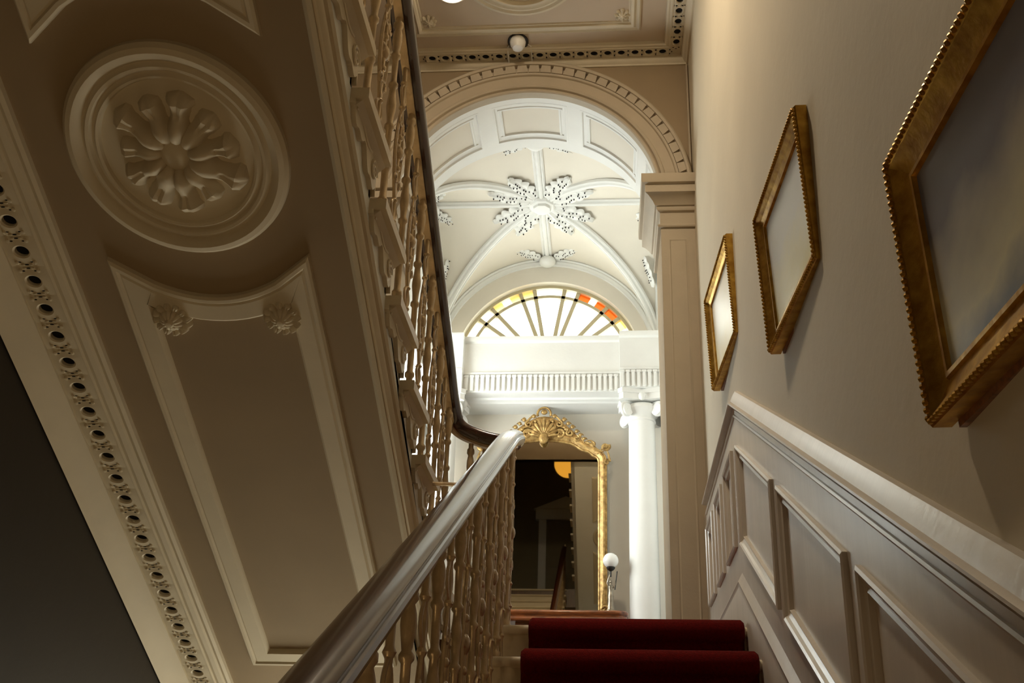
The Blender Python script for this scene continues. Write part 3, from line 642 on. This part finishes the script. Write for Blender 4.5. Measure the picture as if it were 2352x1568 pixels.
# bead beside the string
MB().sweep([(0, 0), (0, .012), (-.012, .016), (-.022, .01), (-.026, 0)], [(SP(XST-.002, s), XD, ND_) for s in (s0, s1)]).build('soffit_bead', 'plaster', so)
def roundel(par, C, X, Y, N, m='plaster'):
    rg = MB().lathe([(.302, 0), (.300, .014), (.290, .026), (.276, .030), (.262, .024), (.252, .012), (.247, .014), (.240, .022), (.232, .020), (.226, .010), (.221, .012), (.214, .018), (.207, .015), (.203, .004), (.15, .003), (0, .003)], C, 72, (X, Y, N)).build('roundel', m, par, ang=28)
    MB().lathe([(.042, .0), (.046, .016), (.036, .030), (.018, .036), (0, .037)], C, 20, (X, Y, N)).build('roundel_centre', m, rg)
    pm = petal(.130, .068, .050, 10, 6, 1.1).mesh('petal', m); pm2 = petal(.146, .064, .056, 10, 6, 1.4).mesh('petal', m)
    rnd = random.Random(3)
    for i in range(11):
        a = 2*pi*i/11+.12; d = X*cos(a)+Y*sin(a); q = N.cross(d); sc = rnd.uniform(.92, 1.1)
        inst('petal', pm if i % 2 else pm2, frame(V(C)+d*.034, d*sc, q*sc, N), rg)
RC = SP(-1.139, 2.485)
roundel(so, RC, XD, -SD.copy(), ND_)
def soffit_panel(par, fn, outline):     # outline: list of (x,s) closed loop (clockwise), mitred moulding inward
    n = len(outline); fr = []
    A_ = sum(outline[i][0]*outline[(i+1) % n][1]-outline[(i+1) % n][0]*outline[i][1] for i in range(n)); sg = 1 if A_ > 0 else -1
    for i in range(n):
        p = V(outline[i]); a = (p-V(outline[i-1])).normalized(); b = (V(outline[(i+1) % n])-p).normalized()
        na = V((-a.y, a.x))*sg; nb = V((-b.y, b.x))*sg; d = (na+nb)/max(.30, (1+na.dot(nb)))
        o = fn(p.x, p.y); fr.append((o, fn(p.x+d.x, p.y+d.y)-o, fn(p.x, p.y, 1)-o))
    pf = [(0, 0), (.002, .014), (.009, .021), (.019, .021), (.025, .014), (.031, .018), (.080, .018), (.088, .010), (.092, 0)]
    return MB().sweep(pf, fr, loop=True).build('panel_moulding', 'plaster', par, ang=30)
def conc(xa, xb, sa, sag, n=20): return [(xa+(xb-xa)*i/n, sa+sag*(1-(2*i/n-1)**2)) for i in range(n+1) if i in (0, n) or 3 < i < n-3]
xa, xb = -1.438, -.842
soffit_panel(so, SP, conc(xa, xb, 2.80, .135) + [(xb, 4.70), (xa, 4.70)])
soffit_panel(so, SP, conc(xb, xa, 2.185, -.135) + [(xa, .35), (xb, .35)])
for x in (-1.300, -.960): rosette(so, SP(x, 3.01), ND_, XD, .062, 12, .040)
for x in (-1.300, -.968): rosette(so, SP(x, 1.97), ND_, XD, .050, 12, .026)
# raking cornice along the left wall
rc = [(-1.552, 0), (-1.555, .014), (-1.566, .020), (-1.578, .014), (-1.584, .022), (-1.600, .026), (-1.612, .022), (-1.616, .030), (-1.6195, .030), (-1.6195, .012), (-1.7205, .012), (-1.7205, .036), (-1.735, .044), (-1.76, .060), (-1.78, .090), (-1.792, .105), (-1.792, 0)]
rcn = MB().sweep(rc, [(SP(0, s), XD, ND_) for s in (s0, s1)]).build('raking_cornice', 'plaster', so, ang=30)
TP2 = .0985
tm2 = pierced_tile(TP2, .101, .017, .021, .016).mesh('pierced_tile', 'plaster'); vm2 = hole_shade_disc(.017, .021, .016).mesh('piercing', 'hole_shade')
s = 2.664-TP2*6
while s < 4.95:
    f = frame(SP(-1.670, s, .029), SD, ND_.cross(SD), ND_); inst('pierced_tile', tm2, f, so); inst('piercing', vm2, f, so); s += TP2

# ------------------------------------------------------------------ balustrade
bal = thing('staircase_balustrade', 'ornate bronzed iron balustrade with a dark mahogany handrail turning at the landing', 'balustrade', (-.395, 0, ZF))
XR1, XR2 = -.395, -.692; Q1 = -.53; CR = 4.055
path = [V((XR1, y, Q1+T*y)) for y in (-.9, 0, 1, 2, 3, 3.6, 3.86)]
y1_, z1_ = 3.98, Q1+T*3.95
yw, zw = 4.10, CR-T*4.06
ctl = [V((XR1, 3.86, Q1+T*3.86)), V((XR1, 4.16, Q1+T*4.10)), V((XR1-.03, 4.26, Q1+T*4.10+.015)), V(((XR1+XR2)/2, 4.28, 1.700)), V((XR2+.03, 4.27, 1.755)), V((XR2, 4.19, CR-T*4.19)), V((XR2, 3.90, CR-T*3.90))]
def catmull(p, n):
    o = []
    for i in range(1, len(p)-2):
        for k in range(n):
            t = k/n; a, b, c, d = p[i-1], p[i], p[i+1], p[i+2]
            o.append(.5*((2*b)+(c-a)*t+(2*a-5*b+4*c-d)*t*t+(3*b-a-3*c+d)*t**3))
    o.append(p[-2]); return o
wre = catmull([V((XR1, 3.6, Q1+T*3.6))]+ctl+[V((XR2, 3.6, CR-T*3.6))], 8)
path = path[:-1]+wre+[V((XR2, y, CR-T*y)) for y in (3.6, 3, 2, 1, 0, -.85)]
hp = [(-.040, -.020), (-.028, -.034), (.028, -.034), (.040, -.020), (.045, -.006), (.043, .004), (.036, .006), (.035, .010), (.037, .016), (.030, .024), (.014, .030), (-.012, .030), (-.026, .026), (-.036, .020), (-.042, .012), (-.044, -.004)]
fr = []
for i, p in enumerate(path):
    t = (path[min(i+1, len(path)-1)]-path[max(i-1, 0)]).normalized(); sd = t.cross(V((0, 0, 1))).normalized(); fr.append((p-V((0, 0, .03)), sd, sd.cross(t)))
MB().sweep(hp, fr).build('handrail', 'rail', bal, ang=30)
# thin iron core rail under the handrail
MB().sweep([(-.014, -.046), (.014, -.046), (.014, -.033), (-.014, -.033)], fr).build('core_rail', 'iron', bal)
MB().tube([(XN+.006, 3.58, 1.215), (XR1-.02, 3.58, 1.205)], .008, 8).build('tie_bar', 'iron', bal)
# baluster types, unit height 0.70
sp_prof = [(.019, 0), (.019, .018), (.012, .024), (.0115, .05), (.0175, .058), (.0175, .066), (.0115, .074), (.012, .15), (.0135, .165), (.0175, .172), (.0175, .180), (.012, .188), (.0105, .20), (.0105, .295), (.0165, .303), (.0165, .311), (.0105, .319), (.0125, .345), (.0165, .372), (.0165, .388), (.0125, .415), (.0105, .44), (.0165, .448), (.0165, .456), (.0105, .464), (.0105, .545), (.0165, .553), (.0165, .561), (.011, .569), (.0145, .592), (.0175, .615), (.0165, .635), (.011, .655), (.0175, .664), (.0175, .676), (.0115, .684), (.0115, .70)]
spm = MB().lathe(sp_prof, (0, 0, 0), 12).mesh('baluster', 'iron', ang=50)
om = MB(); om.lathe([(.018, 0), (.018, .02), (.009, .03), (.008, .08), (.014, .09), (.008, .10), (.0075, .16), (.013, .168), (.007, .178), (.007, .52), (.013, .53), (.008, .54), (.008, .62), (.014, .63), (.009, .64), (.009, .70)], (0, 0, 0), 8)
for s_ in (-1, 1):
    om.tube([(.0, s_*.048*sin(pi*i/16), .17+.36*i/16) for i in range(17)], .0065, 6)
    for (zc, r_, dr) in ((.235, .022, 1), (.465, .022, -1), (.35, .017, 1)):
        om.tube([(.004, s_*.024+r_*(1-i/26)*cos(i/20*2.4*pi), zc+dr*r_*(1-i/26)*sin(i/20*2.4*pi)) for i in range(21)], .0048, 5)
    om.tube([(0, s_*(.006+.030*sin(pi*i/8)), .10+.07*i/8) for i in range(9)], .005, 5)
    om.tube([(0, s_*(.006+.030*sin(pi*i/8)), .54+.08*i/8) for i in range(9)], .005, 5)
om.ball((0, 0, .35), (.018, .026, .026), 10, 6); om.ball((0, 0, .29), (.012, .016, .012), 8, 5); om.ball((0, 0, .41), (.012, .016, .012), 8, 5)
omm = om.mesh('ornate_baluster', 'iron', ang=50)
def put(x, y, zb, ztop, k):
    h = ztop-zb
    if h < .3: return
    zb += .003; h -= .003; f = Matrix.Translation((x, y, zb)) @ Matrix.Diagonal((1, 1, h/.70, 1))
    inst('baluster' if k else 'ornate_baluster', spm if k else omm, f, bal)
under = .072
kk = 0
for n in range(2, 13):
    zn = ZF+H1*n; yn = YT-R1*(13-n)
    for q in (.05, .215):
        y = yn+q; put(XR1, y, zn, Q1+T*y-under, kk % 2 == 0); kk += 1
for i, (x, y, zt_) in enumerate(((XR1, 4.0, 1.56), (XR1, 4.12, 1.615), (XR1-.06, 4.262, 1.62), ((XR1+XR2)/2, 4.285, 1.635), (XR2+.088, 4.278, 1.66))):
    put(x, y, ZL, zt_-.02, i % 2 == 0)
for n in range(1, NU2+1):
    yn = Y20-R2*n; zn = ZL2+H2*n
    for q in (.06, .21):
        y = yn-q; kk += 1
        if y > 4.2: continue
        put(XR2, y, zn, CR-T*y-under, kk % 2 == 0)

# ------------------------------------------------------------------ third flight above and behind (seen in the mirror)
CS3 = 4.03
third = thing('staircase', 'third flight above the lower stairs, its panelled soffit reflected in the mirror', 'staircase', (.1, -1, ZU))
def SP3(x, s, h=0): return V((x, s*CA+h*SA, CS3+s*SA-h*CA))
N3 = V((0, SA, -CA)); S3 = V((0, CA, SA))
t0, t1 = -1.05/CA, 1.985/CA
so3 = MB().prism([SP3(-.50, t0), SP3(-.50, t1), SP3(W-.006, t1), SP3(W-.006, t0)], -N3*.05).build('soffit', 'white', third)
roundel(so3, SP3(.10, .55), XD, S3.copy(), N3)
soffit_panel(so3, SP3, conc(-.2, .4, .87, .13) + [(.4, 1.8), (-.2, 1.8)])
soffit_panel(so3, SP3, conc(.4, -.2, .23, -.13) + [(-.2, -1.0), (.4, -1.0)])
MB().prism([SP3(-.50, t0), SP3(-.50, t1), SP3(-.50, t1, -.38), SP3(-.50, t0, -.38)], (.05, 0, 0)).build('string_board', 'string', third)
for i in range(8):
    BOX(-.55, W-.01, -1.0+.28*i, -.66+.28*i, ZU+.15*(i+1)-.03, ZU+.15*(i+1)).build('tread', 'string', third)
# upper landing door
dr = struct('door_1', None, None, 'panelled olive door with a pediment on the upper landing', (-.75, -3, ZU))
BOX(-1.12, -.38, -2.99, -2.95, ZU, ZU+1.75).build('door_leaf', 'doorp', dr)
for (a, b, c, d) in ((-1.05, -.80, .15, .75), (-.70, -.45, .15, .75), (-1.05, -.80, .85, 1.6), (-.70, -.45, .85, 1.6)): BOX(a, b, -2.955, -2.935, ZU+c, ZU+d).build('door_panel', 'doorp', dr)
for (a, b) in ((-1.26, -1.12), (-.38, -.24)): BOX(a, b, -2.99, -2.91, ZU, ZU+1.75).build('door_jamb', 'white', dr)
pe = MB().box(-1.32, -.18, -2.99, -2.88, ZU+1.75, ZU+1.95); pe.prism([(-1.36, -2.99, ZU+1.95), (-.14, -2.99, ZU+1.95), (-.75, -2.99, ZU+2.2)], (0, .13, 0)); pe.build('pediment', 'white', dr)

# ------------------------------------------------------------------ pictures
def picture(lab, cy, cz, w_, h_, yaw, lean, roll, X0, pm, fwid, bead, cat='picture'):
    yaw, lean, roll = RAD(yaw), RAD(lean), RAD(roll)
    a = V((sin(yaw), cos(yaw), 0)); n = V((-cos(yaw), sin(yaw), 0)); u = V((0, 0, 1))*cos(lean)+n*sin(lean); n = a.cross(u); n = -n if n.x > 0 else n
    a2 = a*cos(roll)+u*sin(roll); u2 = u*cos(roll)-a*sin(roll); c = V((X0, cy, cz))
    t = thing('framed_picture', lab, cat, c-u2*h_/2, 'gilt framed pictures on the stair wall')
    P_ = lambda i, j, k=0: c+a2*i+u2*j+n*k
    prof = [(0, -.035), (0, -.004), (.006, .004), (.012, -.002), (.016, .0), (fwid*.45, -.012), (fwid*.8, -.020), (fwid*.84, -.014), (fwid*.95, -.014), (fwid, -.022), (fwid, -.035)]
    hw, hh = w_/2, h_/2; cs = [(-hw, -hh), (hw, -hh), (hw, hh), (-hw, hh)]
    for i in range(4):
        p, q = cs[i], cs[(i+1) % 4]; fr = []
        for (x, y) in (p, q): fr.append((P_(x, y), a2*(-1 if x > 0 else 1)+u2*(-1 if y > 0 else 1), n))
        rl = MB().sweep(prof, fr).build('frame_rail', 'gold', t, ang=25)
        L = w_ if i % 2 == 0 else h_; nb = int(L/bead); bm = MB()
        for k in range(nb):
            f = (k+.5)/nb; x = p[0]+(q[0]-p[0])*f; y = p[1]+(q[1]-p[1])*f
            bm.ball(P_(x*(1-.012/w_), y*(1-.012/h_), .003), bead*.42, 6, 4)
        bm.build('bead_row', 'gold', rl)
    MB().prism([P_(-hw+fwid*.9, -hh+fwid*.9, -.022), P_(hw-fwid*.9, -hh+fwid*.9, -.022), P_(hw-fwid*.9, hh-fwid*.9, -.022), P_(-hw+fwid*.9, hh-fwid*.9, -.022)], -n*.006).build('canvas', pm, t)
    MB().prism([P_(-hw+.03, -hh-.012, -.046), P_(hw-.03, -hh-.012, -.046), P_(hw-.03, hh-.03, -.046), P_(-hw+.03, hh-.03, -.046)], n*.012).build('back_board', 'wood', t)
picture('smallest looking gilt framed pale yellow picture beside the arch pier', 4.286, 2.282, .629, .4945, -3.23, 2.29, .2, .530, 'paint1', .062, .014)
picture('gilt framed misty blue and yellow picture in the middle of the stair wall', 2.689, 1.694, .608, .494, -2.80, 2.75, 1.3, .530, 'paint2', .062, .014)
picture('large looking gilt framed stormy grey picture nearest the viewer', 1.245, .872, .64, .50, -2.6, 2.5, 1.0, .525, 'paint3', .072, .014)

# ------------------------------------------------------------------ gilt mirror
MX = -.505; MY = 7.83
mir = thing('wall_mirror', 'tall gilt rococo mirror with a carved shell crest above the console table', 'mirror', (MX, MY, 1.54))
half = [(.455, 1.56), (.455, 2.84), (.45, 2.865), (.435, 2.885), (.40, 2.905), (.365, 2.935), (.325, 2.945), (.295, 2.962), (.265, 2.985), (.225, 3.006), (.15, 3.022), (.07, 3.03), (0, 3.032)]
inner = [(MX+x, z) for x, z in half] + [(MX-x, z) for x, z in half[-2::-1]]
MB().prism([(x*1.0, MY, z) for x, z in inner], (0, .006, 0)).build('mirror_glass', 'mirror', mir)
def sweep2(prof, pl, y, closed=False):
    fr = []; n = len(pl)
    for i in range(n):
        p = V(pl[i]); a = V(pl[i])-V(pl[max(i-1, 0)]); b = V(pl[min(i+1, n-1)])-V(pl[i])
        na = V((a.y, -a.x)).normalized() if a.length > 1e-6 else None; nb = V((b.y, -b.x)).normalized() if b.length > 1e-6 else None
        na = na or nb; nb = nb or na; d = (na+nb)/max(.5, 1+na.dot(nb)); fr.append(((p.x, y, p.y), (d.x, 0, d.y), (0, -1, 0)))
    return MB().sweep(prof, fr)
fpf = [(-.012, -.01), (-.012, .012), (-.004, .018), (.004, .014), (.012, .02), (.028, .034), (.040, .034), (.046, .026), (.056, .026), (.062, .014), (.062, -.01)]
mf = sweep2(fpf, inner, MY).build('mirror_frame', 'gold2', mir, ang=30)
BOX(MX-.52, MX+.52, MY-.03, MY+.02, 1.537, 1.58).build('frame_sill', 'gold2', mir)
def scroll(par, c, r, turns, a0, dirn, rad, tail=None, nm='scroll', y=MY-.03):
    pth = []; rr = []; N = 28
    for i in range(N):
        f = i/(N-1); th = a0+dirn*turns*2*pi*f; q = r*(.22+.78*f); pth.append(V((c[0]+q*cos(th), y, c[1]+q*sin(th)))); rr.append(rad*(.7+.5*f))
    if tail:
        e = pth[-1]
        for k in range(1, 9): f = k/8; pth.append(V((e.x+(tail[0]-e.x)*f, y, e.z+(tail[1]-e.z)*f+.02*sin(f*pi)))); rr.append(rad*1.2*(1-f*.75))
    return MB().tube(pth, rr, 8).build(nm, 'gold2', par)
crest = MB().prism([(MX+x, MY-.012, z) for x, z in [(-.34, 2.99), (-.24, 3.05), (-.10, 3.08), (0, 3.09), (.10, 3.08), (.24, 3.05), (.34, 2.99), (.29, 3.045), (.24, 3.11), (.18, 3.16), (.12, 3.20), (.05, 3.235), (0, 3.24), (-.05, 3.235), (-.12, 3.20), (-.18, 3.16), (-.24, 3.11), (-.29, 3.045)]], (0, .02, 0)).build('crest', 'gold2', mir)
for i in range(11):      # shell
    a = RAD(90+(i-5)*15.5); L = .165-.010*abs(i-5); o = V((MX, MY-.028, 3.045)); d = V((cos(a), 0, sin(a)))
    MB().tube([o+d*(L*k/6)+V((0, -.022*sin(pi*k/6*.9), 0)) for k in range(7)], [.005+.013*k/6 for k in range(6)]+[.009], 8).build('shell_rib', 'gold2', crest)
MB().ball((MX, MY-.045, 3.035), (.04, .03, .05), 12, 8).build('shell_boss', 'gold2', crest)
MB().tube([(MX+.055*cos(RAD(200-k*11)), MY-.03, 3.255+.055*sin(RAD(200-k*11))) for k in range(21)], .010, 8).build('crest_ring', 'gold2', crest)
MB().ball((MX, MY-.03, 3.272), (.028, .02, .024), 10, 6).build('crest_bud', 'gold2', crest)
for s_ in (-1, 1):
    q = lambda x: MX+s_*x
    scroll(crest, (q(.135), 3.075), .040, 1.3, RAD(30) if s_ > 0 else RAD(150), s_, .011, (q(.26), 3.02))
    scroll(crest, (q(.215), 3.085), .030, 1.2, RAD(200) if s_ > 0 else RAD(-20), -s_, .010, (q(.10), 3.13))
    scroll(crest, (q(.125), 3.165), .030, 1.2, 0 if s_ > 0 else pi, s_, .009, (q(.05), 3.24))
    scroll(crest, (q(.270), 3.035), .026, 1.2, 0 if s_ > 0 else pi, s_, .009, (q(.335), 2.99))
    for (x, z, r_) in ((.165, 3.205, .018), (.20, 3.17, .016), (.235, 3.14, .018), (.27, 3.10, .016), (.30, 3.07, .015), (.085, 3.235, .017), (.33, 3.035, .014), (.18, 3.12, .016), (.07, 3.19, .014)):
        MB().ball((q(x), MY-.03, z), (r_, .014, r_*1.1), 8, 6).build('leaf_bud', 'gold2', crest)
        MB().tube([(q(x-.02+.012*k), MY-.026, z-.012+.02*sin(k*.7)) for k in range(5)], [.004, .007, .007, .006, .002], 6).build('leaf_curl', 'gold2', crest)
    scroll(mf, (q(.505), 2.965), .034, 1.35, RAD(250) if s_ > 0 else RAD(-70), s_, .011, (q(.44), 2.90), 'corner_scroll')
    scroll(mf, (q(.515), 2.83), .024, 1.2, RAD(90), -s_, .010, (q(.515), 2.93), 'corner_scroll')
    scroll(mf, (q(.395), 2.985), .022, 1.1, 0 if s_ > 0 else pi, s_, .009, (q(.33), 3.0), 'corner_scroll')
    MB().tube([(q(.34+.022*k), MY-.03, 3.0-.012*k+.01*sin(k)) for k in range(8)], [.006, .011, .013, .013, .012, .010, .008, .004], 8).build('acanthus_curl', 'gold2', mf)
    scroll(mf, (q(.50), 1.63), .030, 1.2, RAD(90), s_, .012, (q(.48), 1.78), 'foot_scroll')

# ------------------------------------------------------------------ console table and lamp
ct = thing('console_table', 'polished brown console table with rounded ends under the gilt mirror', 'table', (-.3, 7.52, ZL))
def round_slab(x0, x1, y0, y1, z0, z1, r, nm, inset=0):
    o = []
    for (cx, cy, a0) in ((x1-r, y1-r, 0), (x0+r, y1-r, pi/2), (x0+r, y0+r, pi), (x1-r, y0+r, 3*pi/2)): o += [(cx+r*cos(a0+k*pi/16), cy+r*sin(a0+k*pi/16)) for k in range(9)]
    return o
o = round_slab(-.745, .152, 7.36, 7.80, 0, 0, .07, '')
cx_, cy_ = -.296, 7.58
tp = MB()
lv = [(1.0, 1.455), (1.012, 1.460), (1.016, 1.472), (1.006, 1.482), (.998, 1.488), (1.0, 1.498), (1.016, 1.508), (1.022, 1.518), (1.018, 1.530), (1.008, 1.536)]
n = len(o); vs = []
for sc, z in lv: vs += [(cx_+(x-cx_)*sc, min(7.82, cy_+(y-cy_)*(1+(sc-1)*2)), z) for x, y in o]
tp.add(vs, [(j*n+i, j*n+(i+1) % n, (j+1)*n+(i+1) % n, (j+1)*n+i) for j in range(len(lv)-1) for i in range(n)] + [tuple(range(n))[::-1], tuple((len(lv)-1)*n+i for i in range(n))])
tp.build('table_top', 'wood', ct, ang=30)
BOX(-.66, .07, 7.42, 7.78, 1.375, 1.456).build('apron', 'wood', ct)
for x in (-.63, .04):
    for y in (7.45, 7.75):
        MB().lathe([(.022, ZL), (.03, ZL+.03), (.018, ZL+.06), (.028, ZL+.2), (.034, ZL+.34), (.02, ZL+.40), (.032, ZL+.43), (.03, ZL+.6)], (x, y, 0), 14).build('leg', 'wood', ct)
tl = thing('table_lamp', 'small figurine lamp with a white glass globe on the console table', 'lamp', (.035, 7.56, 1.536))
lx, ly = .035, 7.56
MB().lathe([(.05, 1.537), (.052, 1.548), (.042, 1.556), (.040, 1.575), (.03, 1.582), (0, 1.583)], (lx, ly, 0), 20).build('base', 'silver', tl)
fg = MB(); fg.lathe([(.0, 1.578), (.026, 1.58), (.024, 1.61), (.019, 1.65), (.021, 1.68), (.017, 1.705), (.0135, 1.72), (.018, 1.745), (.019, 1.758), (.008, 1.772), (.007, 1.78)], (lx, ly, 0), 14); fg.ball((lx, ly, 1.793), (.0115, .013, .015), 10, 8)
fg.tube([(lx-.015, ly, 1.758), (lx-.026, ly-.006, 1.78), (lx-.018, ly-.004, 1.815), (lx-.004, ly, 1.845)], [.007, .006, .005, .005], 8); fg.tube([(lx+.015, ly, 1.758), (lx+.03, ly-.01, 1.74), (lx+.034, ly-.012, 1.77), (lx+.036, ly-.012, 1.80)], [.007, .006, .005, .004], 8)
fg.build('figurine', 'silver', tl)
MB().tube([(lx+.030, ly-.012, 1.73), (lx+.048, ly-.012, 1.87)], .0045, 8).build('torch', 'black', tl)
MB().lathe([(.006, 1.83), (.006, 1.872), (.022, 1.882), (.032, 1.892), (.034, 1.902), (.03, 1.906)], (lx, ly, 0), 18).build('gallery', 'black', tl)
MB().ball((lx, ly, 1.955), .059, 28, 18).build('globe', 'opal', tl)

# ------------------------------------------------------------------ ceiling fittings
pdl = thing('pendant_lamp', 'hanging amber glass globe lamp reflected in the mirror', 'lamp', (-.596, .3, 5.32))
MB().ball((-.596, .3, 5.54), .22, 32, 20).build('globe', 'lamp', pdl)
MB().lathe([(.07, 5.74), (.07, 5.79), (.012, 5.82), (.008, 5.83), (.008, 6.95), (.05, 6.96), (.05, 7.0)], (-.596, .3, 0), 18).build('ceiling_rod', 'black', pdl)
sd = thing('smoke_detector', 'round white detector unit fixed to the ceiling above the arch', 'detector', (-.575, 5.355, ZCEI-.09))
MB().lathe([(.07, ZCEI), (.07, ZCEI-.012), (.064, ZCEI-.016)], (-.575, 5.375, 0), 24).build('base_plate', 'black', sd)
MB().lathe([(.050, ZCEI-.014), (.054, ZCEI-.03), (.05, ZCEI-.055), (.036, ZCEI-.075), (.034, ZCEI-.083), (.02, ZCEI-.09), (0, ZCEI-.09)], (-.575, 5.355, 0), 24).build('housing', 'plastic', sd)
for dx in (-.075, .085): MB().tube([(-.575+dx*.5, 5.37, ZCEI-.012), (-.575+dx, 5.42, ZCEI-.012), (-.575+dx, 5.46, ZCEI-.03), (-.575+dx, 5.54, ZCEI-.05)], .003, 6).build('cable', 'plastic', sd)
cl = thing('ceiling_light', 'white bowl shaped ceiling light at the top edge beside the balustrade', 'light', (-.96, 4.90, ZCEI-.05))
MB().lathe([(.115, ZCEI), (.118, ZCEI-.012), (.11, ZCEI-.022), (.105, ZCEI-.024)], (-.96, 4.89, 0), 28).build('rim', 'plastic', cl)
MB().lathe([(.104, ZCEI-.022), (.09, ZCEI-.04), (.05, ZCEI-.052), (0, ZCEI-.055)], (-.96, 4.89, 0), 28).build('bowl', 'ceil_lamp', cl)
hl = thing('fill_floor_lamp', 'unseen globe floor lamp added in the lower hall to fill the soffit', 'lamp', (-1.25, .45, ZF))  # added below the view to light the soffit more frontally
MB().lathe([(.14, ZF), (.14, ZF+.02), (.03, ZF+.05), (.014, ZF+.08), (.012, ZF+.95), (.03, ZF+.97), (.05, ZF+1.0)], (-1.25, .45, 0), 20).build('stand', 'black', hl)
MB().ball((-1.25, .45, ZF+1.10), .12, 14, 8).build('globe', 'hall_fill', hl)
sl2 = thing('ceiling_light', 'unseen glass bowl ceiling light added to light the stairwell', 'light', (-.55, 3.40, ZCEI-.07))  # added lamp, set out of direct view and out of the mirror
MB().lathe([(.175, ZCEI), (.178, ZCEI-.012), (.17, ZCEI-.022), (.16, ZCEI-.024)], (-.55, 3.40, 0), 28).build('rim', 'plastic', sl2)
MB().lathe([(.16, ZCEI-.022), (.14, ZCEI-.05), (.08, ZCEI-.068), (0, ZCEI-.072)], (-.55, 3.40, 0), 16).build('bowl', 'stair_fill', sl2)
tag(MB().tube([(W-.012, YA-.014, z) for z in (3.97, 4.3, 4.6, 4.89)], .007, 8).build('cable_conduit', 'arch'), 'thin painted conduit in the corner between arch wall and right wall', 'pipe')
